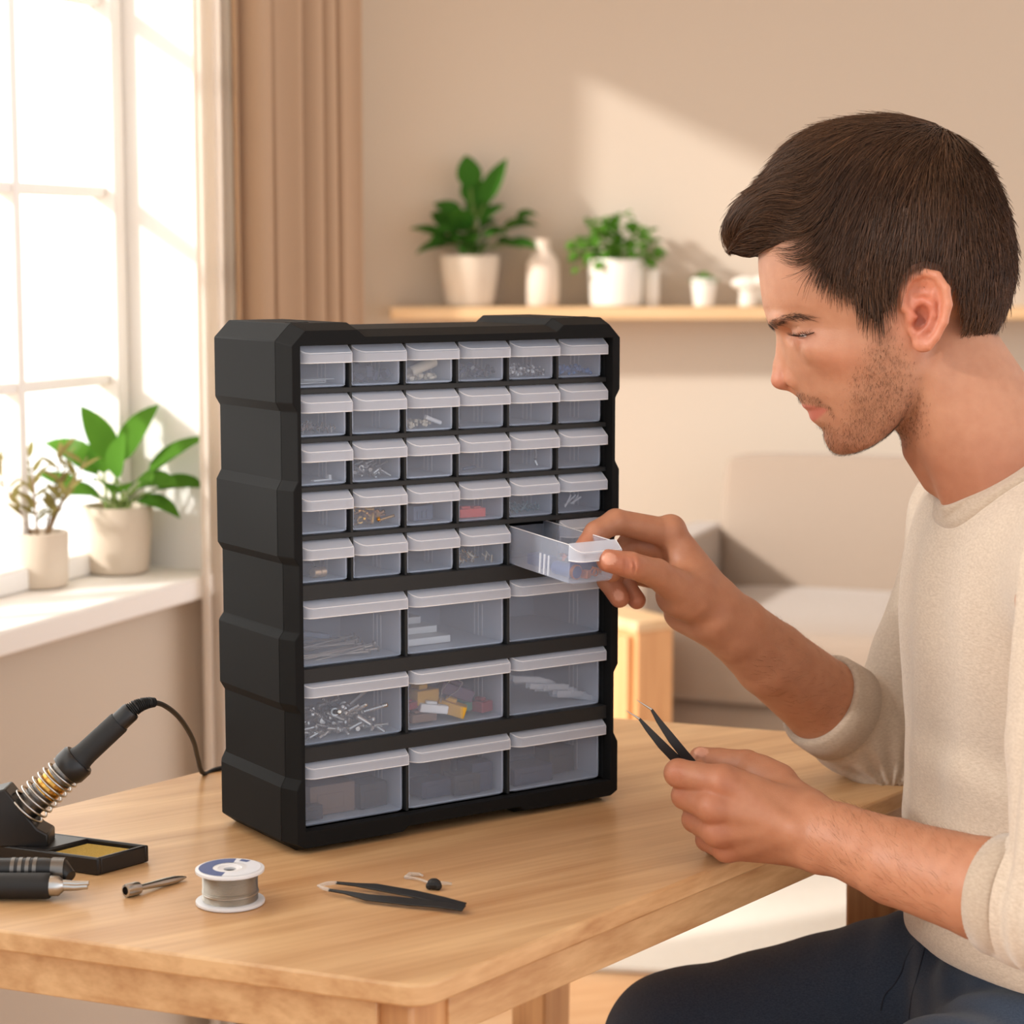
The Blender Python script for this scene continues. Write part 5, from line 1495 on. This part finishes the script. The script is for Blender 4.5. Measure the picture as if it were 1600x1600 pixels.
# hands: warmer finger tips and knuckles, nails
def wspot(p, r, cc, amt, C):
    q = ((BV - np.asarray(p)) ** 2).sum(1) / r ** 2
    return blend(C, cc, np.exp(-q) * amt)
for p, r in ((J(912,856,1.70), .014), (J(950,876,1.66), .014), (J(968,936,1.735), .013), (J(995,940,1.75), .012), (J(985,883,1.66), .012)): C = wspot(p, r, (192, 116, 90), 0.5, C)
for k in KN_L: C = wspot(k, .013, (184, 108, 84), 0.5, C)
for p in (J(1054,1208,1.565), J(1068,1243,1.57), J(1083,1280,1.575), J(1100,1312,1.582)): C = wspot(p, .010, (188, 114, 88), 0.4, C)
def nail(P_, ax, a, b, C):
    """nail ellipse on the skin around P_, long axis ax"""
    d = BV - P_; ax = ax / np.linalg.norm(ax); l = d @ ax; q = d - l[:, None] * ax
    m = sstep(1.15, 0.9, (l / a) ** 2 + (q ** 2).sum(1) / b ** 2)
    return blend(C, (216, 162, 138), 0.8 * m)
C = nail(J(953,872,1.6545), J(965,872,1.656) - J(945,872,1.656), .0062, .0055, C)
C = nail(J(1096,1176,1.616), J(1110,1178,1.616) - J(1092,1176,1.616), .0058, .0045, C)
C = nail(J(967,930,1.7305), J(970,940,1.73) - J(962,922,1.73), .0050, .0042, C)
for tri in (BF,): pass
man = thing('person', 'man in beige sweater and jeans pulling a drawer open and holding tweezers', 'person', (0, 0, 0))
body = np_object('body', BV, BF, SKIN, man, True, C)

# ---- eyes
for sgn in (1, -1):
    e = from_h((1267.4, 524.5, 66 * sgn))
    d = from_h((1240, 546, 84 * sgn)) - e
    mb = MB(); mb.ball((0, 0, 0), 23.6 * HK, 24, 16)
    mb.lathe([(0.0045, 0), (0.0045, 0.0006), (0.002, 0.0012), (0.0001, 0.0013)], 20, Matrix.Translation((0, 0, 23.6 * HK - 0.0009)), 1)
    o = mb.build('eye', [pmat('eye_white', (216, 196, 184), 0.15), pmat('iris_brown', (60, 40, 26), 0.1)] if sgn == 1 else [bpy.data.materials['eye_white'], bpy.data.materials['iris_brown']], man, smooth=60)
    o.location = e; o.rotation_euler = Vector(d).to_track_quat('Z', 'Y').to_euler()

# ---- hair: a cap under thousands of strands
R25 = np.array([[math.cos(-.5), -math.sin(-.5), 0], [math.sin(-.5), math.cos(-.5), 0], [0, 0, 1]], np.float32)
def cap_solid(Q):
    M = np.column_stack([Q[:, 0], Q[:, 1], np.abs(Q[:, 2])]).astype(np.float32)
    d = ell(M, (1400, 388, 0), (171, 198, 160))
    d = smin(d, ell(M, (1222, 334, 0), (101, 58, 104), R25), 26)
    d = smin(d, ell(M, (1335, 292, 0), (138, 100, 138)), 30)
    d = smin(d, ell(M, (1474, 432, 0), (101, 128, 122)), 30)
    return smin(d, skull_sdf(Q[:, 0], Q[:, 1], M[:, 2], M) - 8, 16)
def cap_sdf(Q):
    d = cap_solid(Q)
    ph = Q[:, 0] * 0.10 + Q[:, 1] * 0.16
    d = d + 1.6 * np.sin(ph + 0.05 * Q[:, 2]) * np.sin(Q[:, 2] * 0.09 + Q[:, 1] * 0.03 + 1) 
    return smax(d + 4, polysdf(Q[:, :2].astype(np.float32), HPOLY) + 3, 8)
def capw(P): return cap_sdf(to_h(P)) * HK
HV, HF = mesh_sdf(capw, hd_lo - .01, hd_hi + .01, 0.0022)
hair = np_object('hair', HV, HF, pmat('hair_base', (48, 31, 20), 0.7, var=0.2, vscale=200), man)
rng = np.random.default_rng(7)
HQ = to_h(HV)
def grad(fn, Q, e=1.5):
    g = np.stack([fn(Q + np.eye(3, dtype=np.float32)[i] * e) - fn(Q - np.eye(3, dtype=np.float32)[i] * e) for i in range(3)], 1)
    return g / np.maximum(np.linalg.norm(g, axis=1, keepdims=True), 1e-6)
def flow(Q):
    r = Q - np.array([1462, 214, 10], np.float32); r[:, 2] *= 0.8
    D = np.linalg.norm(r, axis=1, keepdims=True) + 1e-3
    f = r / D
    g = sstep(30, 210, D)
    f = f + np.array([0, 0.85, 0], np.float32) * g
    frt = sstep(1330, 1230, Q[:, 0:1])
    qf = np.column_stack([np.full(len(Q), -0.85), -0.15 + np.clip((1225 - Q[:, 0]) / 75, 0, 1.6), 0.15 * np.sign(Q[:, 2])])
    f = f * (1 - frt) + qf * frt
    tmp = sstep(410, 460, Q[:, 1:2]) * sstep(1420, 1380, Q[:, 0:1])
    f = f + np.array([0.45, 0.6, 0], np.float32) * tmp
    bk = sstep(1440, 1500, Q[:, 0:1]) * sstep(300, 420, Q[:, 1:2])
    f = f + np.array([-0.05, 1.0, 0], np.float32) * bk
    return f / np.maximum(np.linalg.norm(f, axis=1, keepdims=True), 1e-6)
def grow(roots, n, length, lift0, lift1, wob=0.25, fall=0.0):
    """strands that follow the cap surface"""
    k = n; Qp = roots.copy().astype(np.float32); out = [Qp.copy()]
    ph = rng.uniform(0, 6.28, (len(Qp), 2)).astype(np.float32); fr_q = rng.uniform(.02, .05, len(Qp)).astype(np.float32)
    clump = np.sin(roots[:, 0] * .11 + roots[:, 2] * .07)[:, None] * .5 + np.sin(roots[:, 1] * .13 + roots[:, 2] * .05)[:, None] * .5
    for i in range(1, k):
        nrm = grad(cap_solid, Qp); f = flow(Qp)
        sd = np.cross(nrm, f)
        f = f + sd * (wob * np.sin(ph[:, :1] + i * .5) * .4 + wob * clump * .8)
        f = f - nrm * (f * nrm).sum(1, keepdims=True)
        f /= np.maximum(np.linalg.norm(f, axis=1, keepdims=True), 1e-6)
        Qp = Qp + f * (length / (k - 1))[:, None]
        tgt = lift0 + (lift1 - lift0) * (i / (k - 1)) ** 1.5
        dd = cap_solid(Qp)
        Qp = Qp + nrm * np.clip(tgt - dd, -12, 12)[:, None]
        out.append(Qp.copy())
    return np.stack(out, 1)
pick = rng.integers(0, len(HQ), 60000)
R0 = HQ[pick] + rng.normal(0, 1.2, (len(pick), 3)).astype(np.float32)
nrm = grad(cap_solid, R0)
outer = (np.abs(cap_solid(R0)) < 9) & ((R0[:, 2] > -60) | (rng.random(len(R0)) < .35))
outer &= (((R0[:, 0] - 1440) / 36) ** 2 + ((R0[:, 1] - 490) / 62) ** 2 > 1)
outer &= polysdf(R0[:, :2], HPOLY) < 4
R0 = R0[outer][:17000]
edge = polysdf(R0[:, :2], HPOLY)
ln = rng.uniform(46, 100, len(R0))
ln = np.where(R0[:, 1] > 400, rng.uniform(18, 42, len(R0)), ln)
ln = np.where((R0[:, 0] > 1480), np.minimum(ln, rng.uniform(24, 46, len(R0))), ln)
ln = np.where((R0[:, 0] < 1240) , rng.uniform(40, 85, len(R0)), ln)
top = (R0[:, 1] < 262).astype(np.float32)
l1 = np.where(rng.random(len(R0)) < .12, rng.uniform(4, 10, len(R0)), rng.uniform(-1, 4, len(R0))) + top * rng.uniform(0, 4, len(R0))
S = grow(R0, 9, ln, rng.uniform(-4, 1, len(R0)), l1)
okr = ~((((S[:, :, 0] - 1440) / 33) ** 2 + ((S[:, :, 1] - 492) / 56) ** 2 < 1) & (S[:, :, 2] > 60)).any(1)
okr &= ~((S[:, :, 1] > 410) & (S[:, :, 0] < 1196)).any(1)
S = S[okr]
SW = from_h(S.reshape(-1, 3)).reshape(S.shape)
rad = rng.uniform(.00022, .00045, len(S))
SV, SF = strands(SW, rad, 0.25)
base = np.array(lin((78, 53, 36))); tone = np.clip(rng.normal(1.0, .32, len(S)), .35, 2.2)
lightk = (rng.random(len(S)) < .06) * .9
SC_ = np.repeat((base[None] * (tone + lightk)[:, None]), 9 * 3, 0)
st = np_object('hair_strands', SV, SF, HAIRM, hair, True, SC_); tag(st, kind='stuff')

# ---- brows, lashes and stubble
bodyu = Q
def hairs(mask, n, dirfn, lmin, lmax, r, col, name, kk=4):
    idx = np.flatnonzero(mask)
    idx = rng.choice(idx, n)
    P0 = Q[idx] + rng.normal(0, .8, (n, 3)).astype(np.float32)
    N = grad(head_sdf, P0)
    d = dirfn(P0) + rng.normal(0, .22, (n, 3)); d = d - N * (d * N).sum(1, keepdims=True) * .9
    d /= np.linalg.norm(d, axis=1, keepdims=True)
    L_ = rng.uniform(lmin, lmax, n)[:, None]
    pts = np.stack([P0 + d * L_ * q + N * (0.5 + L_ * .16 * q) for q in np.linspace(0, 1, kk)], 1)
    W_ = from_h(pts.reshape(-1, 3)).reshape(pts.shape)
    V_, F_ = strands(W_, np.full(n, r), .3)
    c = np.repeat(np.array(lin(col))[None] * np.clip(rng.normal(1, .25, n), .4, 1.8)[:, None], kk * 3, 0)
    return V_, F_, c
browl = [(1200,507),(1212,501),(1228,493),(1250,491.5),(1268,494),(1281,501),(1268,501),(1250,501),(1230,504),(1216,511),(1206,513)]
bmask = (polysdf(uv, browl) < 0) & hm
for nm, args in (('eyebrow', (bmask & (w > 0), 420, lambda P: np.column_stack([np.full(len(P), 1.0), -.35 + (P[:, 0] - 1200) / 130, np.full(len(P), .5)]), 7, 14, .00011, (58, 40, 28), 'eyebrow')),
                 ('eyebrow', (bmask & (w < 0), 300, lambda P: np.column_stack([np.full(len(P), 1.0), -.35 + (P[:, 0] - 1200) / 130, np.full(len(P), -.5)]), 7, 14, .00011, (58, 40, 28), 'eyebrow')),
                 ('stubble', (((rng.random(len(u)) < .9 * sstep(16, -24, polysdf(uv, BEARD))) | (polysdf(uv, MOUST) < 0)) & hm & (np.abs(w) < 150) & (w > -90), 8000, lambda P: np.column_stack([-.1 - .35 * (P[:, 0] < 1330), np.full(len(P), 1.0), .05 * np.sign(P[:, 2])]), 2.5, 6.5, .00006, (70, 48, 34), 'stubble'))):
    V_, F_, c_ = hairs(*args)
    o = np_object(nm, V_, F_, HAIRM, hair if nm != 'stubble' else man, True, c_)
    if nm == 'stubble': tag(o, kind='stuff')
# lashes
n = 90; tt = np.linspace(0, 1, n)
def surf_w(u_, v_):
    ws_ = np.arange(150, 0, -.5, dtype=np.float32)
    d_ = head_sdf(np.column_stack([np.full(len(ws_), u_), np.full(len(ws_), v_), ws_]).astype(np.float32))
    k_ = np.flatnonzero(d_ < 0); return float(ws_[k_[0]]) if len(k_) else 0.0
P0 = np.array([(1244.5 + q * 33, 523.5 + 2.2 * math.sin(q * 3.0) - 4.5 * q * q, surf_w(1244.5 + q * 33, 521.0 + 2.2 * math.sin(q * 3.0) - 4.5 * q * q) + .3) for q in tt])
d = np.column_stack([-.75 + tt * .35, np.full(n, .55), np.full(n, .5)]); d += rng.normal(0, .08, d.shape)
pts = np.stack([P0 + d * L_ + np.array([0, -.8, .3]) * L_ * L_ / 14 for L_ in (0, 5, 10, 14)], 1)
V_, F_ = strands(from_h(pts.reshape(-1, 3)).reshape(pts.shape), np.full(n, .00013), .3)
np_object('eyelashes', V_, F_, HAIRM, man, True, np.tile(np.array(lin((36, 24, 18))), (len(V_), 1)))

# ---- forearm hair
def armhair(a, b, r, n, seed, camside):
    a, b = np.asarray(a, float), np.asarray(b, float)
    ax = (b - a) / np.linalg.norm(b - a)
    up = np.array([0, -0.55, 0.84]); up -= ax * (up @ ax); up /= np.linalg.norm(up); sd = np.cross(ax, up)
    t = rng.random(n); th = rng.uniform(-1.9, 1.9, n)
    N = up[None] * np.cos(th)[:, None] + sd[None] * np.sin(th)[:, None]
    P0 = a + ax * (t * np.linalg.norm(b - a))[:, None] + N * (r[0] + (r[1] - r[0]) * t)[:, None]
    g = np.stack([body_sdf((P0 + np.eye(3)[i] * .001).astype(np.float32)) - body_sdf((P0 - np.eye(3)[i] * .001).astype(np.float32)) for i in range(3)], 1)
    g /= np.maximum(np.linalg.norm(g, axis=1, keepdims=True), 1e-9)
    P0 = P0 - g * body_sdf(P0.astype(np.float32))[:, None]
    d = -ax[None] * .8 + np.cross(g, ax) * camside + rng.normal(0, .25, (n, 3)); d -= g * (d * g).sum(1, keepdims=True) * .85
    d /= np.linalg.norm(d, axis=1, keepdims=True); L_ = rng.uniform(.005, .011, n)[:, None]
    pts = np.stack([P0 + d * L_ * q + g * L_ * .22 * q for q in (0, .33, .66, 1)], 1)
    return pts
pts = np.concatenate([armhair(J(1170,1000,1.757), J(1285,1095,1.815), (.028, .034), 420, 1, -.4), armhair(J(1300,1308,1.538), J(1530,1388,1.45), (.026, .034), 600, 2, .5)])
V_, F_ = strands(pts, np.full(len(pts), .00006), .4)
o = np_object('arm_hair', V_, F_, HAIRM, man, True, np.tile(np.array(lin((120, 82, 56))), (len(V_), 1))); tag(o, kind='stuff')

# ---- clothes
def fabric(name, c1, c2, scale=2600, bump=0.4, rough=0.92, sheen=0.35, mottle=260):
    m = pmat(name, c1, rough, spec=0.1, sheen=sheen); nt = m.node_tree; p = nt.nodes['Principled BSDF']
    t = nt.nodes.new('ShaderNodeTexCoord')
    n = nt.nodes.new('ShaderNodeTexNoise'); n.inputs['Scale'].default_value = mottle; n.inputs['Detail'].default_value = 8; n.inputs['Roughness'].default_value = .7
    mp = nt.nodes.new('ShaderNodeMapping'); mp.inputs['Scale'].default_value = (1, 1, 2.6)
    nt.links.new(t.outputs['Object'], mp.inputs['Vector']); nt.links.new(mp.outputs['Vector'], n.inputs['Vector'])
    mx = nt.nodes.new('ShaderNodeMix'); mx.data_type = 'RGBA'; mx.inputs[6].default_value = lin(c1) + (1,); mx.inputs[7].default_value = lin(c2) + (1,)
    cr = nt.nodes.new('ShaderNodeMapRange'); cr.inputs[1].default_value = .35; cr.inputs[2].default_value = .65
    nt.links.new(n.outputs['Fac'], cr.inputs[0]); nt.links.new(cr.outputs[0], mx.inputs[0]); nt.links.new(mx.outputs[2], p.inputs['Base Color'])
    n2 = nt.nodes.new('ShaderNodeTexNoise'); n2.inputs['Scale'].default_value = scale; n2.inputs['Detail'].default_value = 2
    nt.links.new(mp.outputs['Vector'], n2.inputs['Vector'])
    b = nt.nodes.new('ShaderNodeBump'); b.inputs['Strength'].default_value = bump; b.inputs['Distance'].default_value = .0008
    nt.links.new(n2.outputs['Fac'], b.inputs['Height']); nt.links.new(b.outputs['Normal'], p.inputs['Normal'])
    return m
SHIRT = fabric('sweater_knit', (204, 188, 170), (182, 164, 146))
JEANS = fabric('denim', (52, 64, 82), (72, 84, 102), 3000, 0.5, 0.9, 0.2, 500)
RIB = fabric('ribbed_knit', (188, 170, 151), (170, 151, 132), 2600, .4)
r_cuff, l_cuff = J(1282, 1094, 1.8145), J(1558, 1396, 1.442)
r_ax = (r_cuff - r_elbow) / np.linalg.norm(r_cuff - r_elbow)
l_ax = (l_cuff - l_elbow) / np.linalg.norm(l_cuff - l_elbow)
NCC = from_h((1564, 716, 0)).astype(np.float32)
def ripple(P, c, r, dirv, freq, amp, ph=0.0):
    q = P - np.asarray(c, np.float32)
    g = np.exp(-(q ** 2).sum(1) / r ** 2)
    x = q @ np.asarray(dirv, np.float32) * freq + ph
    x = x + .6 * np.sin(q[:, 2] * 40) 
    return amp * g * np.sin(x)
def sleeve_r(P):
    d = chain(P, [r_cuff, J(1330,1128,1.84), r_elbow, J(1450,1030,1.872), J(1502,900,1.874), r_sh], [.0400, .0425, .0460, .050, .053, .060], .006)
    d = smin(d, ell(P, J(1388,1182,1.862), (.032, .034, .024)), .02)
    q = P - J(1385, 1228, 1.86)
    ang = np.arctan2(q[:, 2], q[:, 0]) + 2.0 * q[:, 1]
    rr = np.sqrt((q ** 2).sum(1))
    d = d + .0026 * np.sin(ang * 15 + 1.0 + rr * 14) * np.exp(-((rr - .058) / .030) ** 2) * sstep(.015, .03, rr) * sstep(.0, .03, (P - r_cuff) @ (-r_ax) - .03)
    d = smax(d, (P - r_cuff) @ r_ax + .004, .002)
    return d
def sleeve_l(P):
    d = chain(P, [l_cuff, J(1620,1410,1.425), l_elbow, (l_elbow + l_sh) / 2, l_sh], [.0410, .0465, .052, .058, .064], .006)
    x = (P - l_cuff) @ (-l_ax)
    d = d + .0022 * np.sin(x * 260) * sstep(.024, .036, x) * sstep(.12, .06, x)
    d = smax(d, (P - l_cuff) @ l_ax + .004, .002)
    return d
NPL = nk_n_ = None
cax = np.array([.52, -.02, .30], np.float32)
HEM = 0.662
nk_n = (from_h((1540, 790, 0)) - from_h((1480, 700, 0))).astype(np.float32); nk_n /= np.linalg.norm(nk_n)
NPL = (nk_n - .19 * hz).astype(np.float32); NPL /= np.linalg.norm(NPL)
def torso(P):
    d = ell(P, (.430, 1.685, .925), (.114, .182, .150))
    d = smin(d, ell(P, (.440, 1.685, .765), (.118, .168, .16)), .05)
    d = smin(d, ell(P, (.462, 1.685, .655), (.132, .178, .12)), .05)
    d = smin(d, rc(P, r_sh + np.array([.0,0,.004], np.float32), l_sh + np.array([0,0,.004], np.float32), .055, .056), .05)
    d = smin(d, rc(P, from_h((1618, 800, 0)).astype(np.float32), np.array([.435, 1.69, .97], np.float32), .053, .072), .03)
    d = d - ripple(P, (.36, 1.60, .70), .12, (.3, .1, .9), 150, .0028) - ripple(P, (.40, 1.53, .84), .12, (.8, .3, .5), 120, .0042, 1.2) - ripple(P, (.33, 1.64, .86), .17, (.1, .95, .12), 85, .0028, .4)
    return d
def shirt(P):
    t = torso(P)
    d = smin(t, sleeve_r(P), .016)
    d = smin(d, sleeve_l(P), .014)
    d = smax(d, HEM - P[:, 2], .003)
    q = P - NCC; ax_ = q @ nk_n; rad_ = np.sqrt(np.maximum((q * q).sum(1) - ax_ ** 2, 0))
    d = smax(d, -np.maximum(q @ NPL - .004, rad_ - .0655), .003)     # open neckline
    return d
TV, TF = mesh_sdf(shirt, (.22, 1.26, .62), (.70, 2.0, 1.14), 0.0026)
sw = np_object('sweater', TV, TF, SHIRT, man); tag(sw, 'beige long sleeved knitted sweater')
# ribbed collar band hugging the neck
def collar_sdf(P):
    nd = rc(to_h(P), (1462, 570, 0), (1640, 826, 0), 104, 110) * HK
    base = np.minimum(np.minimum(torso(P), nd), group(P, lambda p: head_sdf(to_h(p)) * HK, hd_lo, hd_hi, None)) - .0036
    return smax(smax(base, nd - .0140, .003), -((P - NCC) @ NPL + .0010), .003)
CV, CF = mesh_sdf(collar_sdf, (.28, 1.50, .94), (.56, 1.82, 1.18), 0.0016)
np_object('collar', CV, CF, RIB, sw)
# ribbed cuffs
def cuff(c, ax, r, ln, sx=1.0):
    mb = MB(); M = frame(c, -ax); n_ = 150; v_ = []; f_ = []
    prof = [(.004, r - .009), (-.0006, r - .0060), (-.0014, r - .0018), (.001, r + .0014), (ln * .5, r + .0022), (ln, r + .0026), (ln + .002, r + .0006), (ln + .002, r - .004)]
    for z_, q_ in prof:
        for k in range(n_):
            a = 2 * math.pi * k / n_; rr = q_ + ((.00035 if k % 2 else -.00035) if q_ > r else 0)
            v_.append(M @ Vector((rr * math.cos(a), rr * math.sin(a), z_)))
    for i in range(len(prof) - 1):
        for k in range(n_): f_.append((i * n_ + k, i * n_ + (k + 1) % n_, (i + 1) * n_ + (k + 1) % n_, (i + 1) * n_ + k))
    mb.add(v_, f_); return mb.build('cuff', RIB, sw, smooth=80)
cuff(r_cuff, r_ax, .0418, .029)
cuff(l_cuff, l_ax, .0408, .021)
# jeans
kneeR, kneeL = J(1064, 1640, 1.80), np.array([.115, 1.50, .505], np.float32)
def jeans(P):
    d = ell(P, (.475, 1.685, .585), (.142, .172, .105))
    tr_ = rc(P, np.array([.45, 1.775, .590], np.float32), kneeR, .086, .066)
    tl_ = rc(P, np.array([.45, 1.575, .582], np.float32), kneeL, .088, .066)
    d = smin(d, tr_, .03); d = smin(d, tl_, .03)
    d = smin(d, rc(P, kneeR, kneeR * np.array([1, 1, 0]) + np.array([.03, 0, .10]), .064, .052), .02)
    d = smin(d, rc(P, kneeL, kneeL * np.array([1, 1, 0]) + np.array([.03, 0, .10]), .064, .052), .02)
    d = d - ripple(P, (.37, 1.72, .64), .09, (.8, -.5, .3), 170, .0028) - ripple(P, (.36, 1.58, .63), .09, (.7, .6, .3), 150, .0035, .7) - ripple(P, (.2, 1.78, .60), .1, (.9, .2, .2), 120, .0006)
    d = smax(d, .085 - P[:, 2], .004)
    return d
JV, JF = mesh_sdf(jeans, (0.0, 1.38, .05), (.66, 1.92, .74), 0.0034)
jn = np_object('jeans', JV, JF, JEANS, man); tag(jn, 'dark blue denim jeans')
for kn in (kneeR, kneeL):
    def shoe(P, kn=kn):
        c = np.array([kn[0] + .03, kn[1], 0], np.float32)
        d = ell(P, c + np.array([-.06, 0, .045]), (.12, .046, .045)); d = smin(d, ell(P, c + np.array([.01, 0, .07]), (.055, .045, .055)), .03)
        return smax(d, RZ + .001 - P[:, 2], .004)
    a_ = np.array([kn[0] - .18, kn[1] - .08, 0.0]); b_ = np.array([kn[0] + .14, kn[1] + .08, .15])
    V_, F_ = mesh_sdf(shoe, a_, b_, .006)
    np_object('shoe', V_, F_, pmat('shoe_leather', (52, 40, 34), .5) if kn is kneeR else bpy.data.materials['shoe_leather'], man)
# pocket and leg seams on the jeans
def on_sdf(fn, px, py, y0=1.2, y1=2.0):
    ys = np.arange(y0, y1, .001); P = np.array([at(px, py, y) for y in ys], np.float32); d = fn(P); k = np.flatnonzero(d < 0)
    return P[k[0]] if len(k) else None
for path in ([(1440,1466),(1424,1482),(1414,1502),(1408,1520),(1396,1540),(1382,1556),(1376,1580)], [(1448,1470),(1440,1500),(1432,1530),(1424,1560),(1420,1592)]):
    pp = [on_sdf(jeans, *q) for q in path]; pp = [p for p in pp if p is not None]
    if len(pp) > 3:
        mb = MB(); mb.tube(spline([Vector(p) + Vector((0, -.0006, .0003)) for p in pp], 6), .0006, 6); mb.build('seam', pmat('seam_thread', (36, 44, 58), .8) if path[0][0] == 1440 else bpy.data.materials['seam_thread'], jn, smooth=60)
# seat under him
chair = thing('stool', 'plain wooden stool under the seated man in the beige sweater', 'stool', (.50, 1.685, 0))
b = MB(); b.prism(roundpoly([(-.16,-.17),(.17,-.17),(.17,.17),(-.16,.17)], .04), .445, .475); b.build('seat', MAT['tableleg'], chair, bevel=.004)
for sx in (-1, 1):
    for sy in (-1, 1):
        b = MB(); b.tube([(sx * .12, sy * .12, .445), (sx * .145, sy * .145, 0.0)], [.016, .012], 12); b.build('leg', MAT['tableleg'], chair)
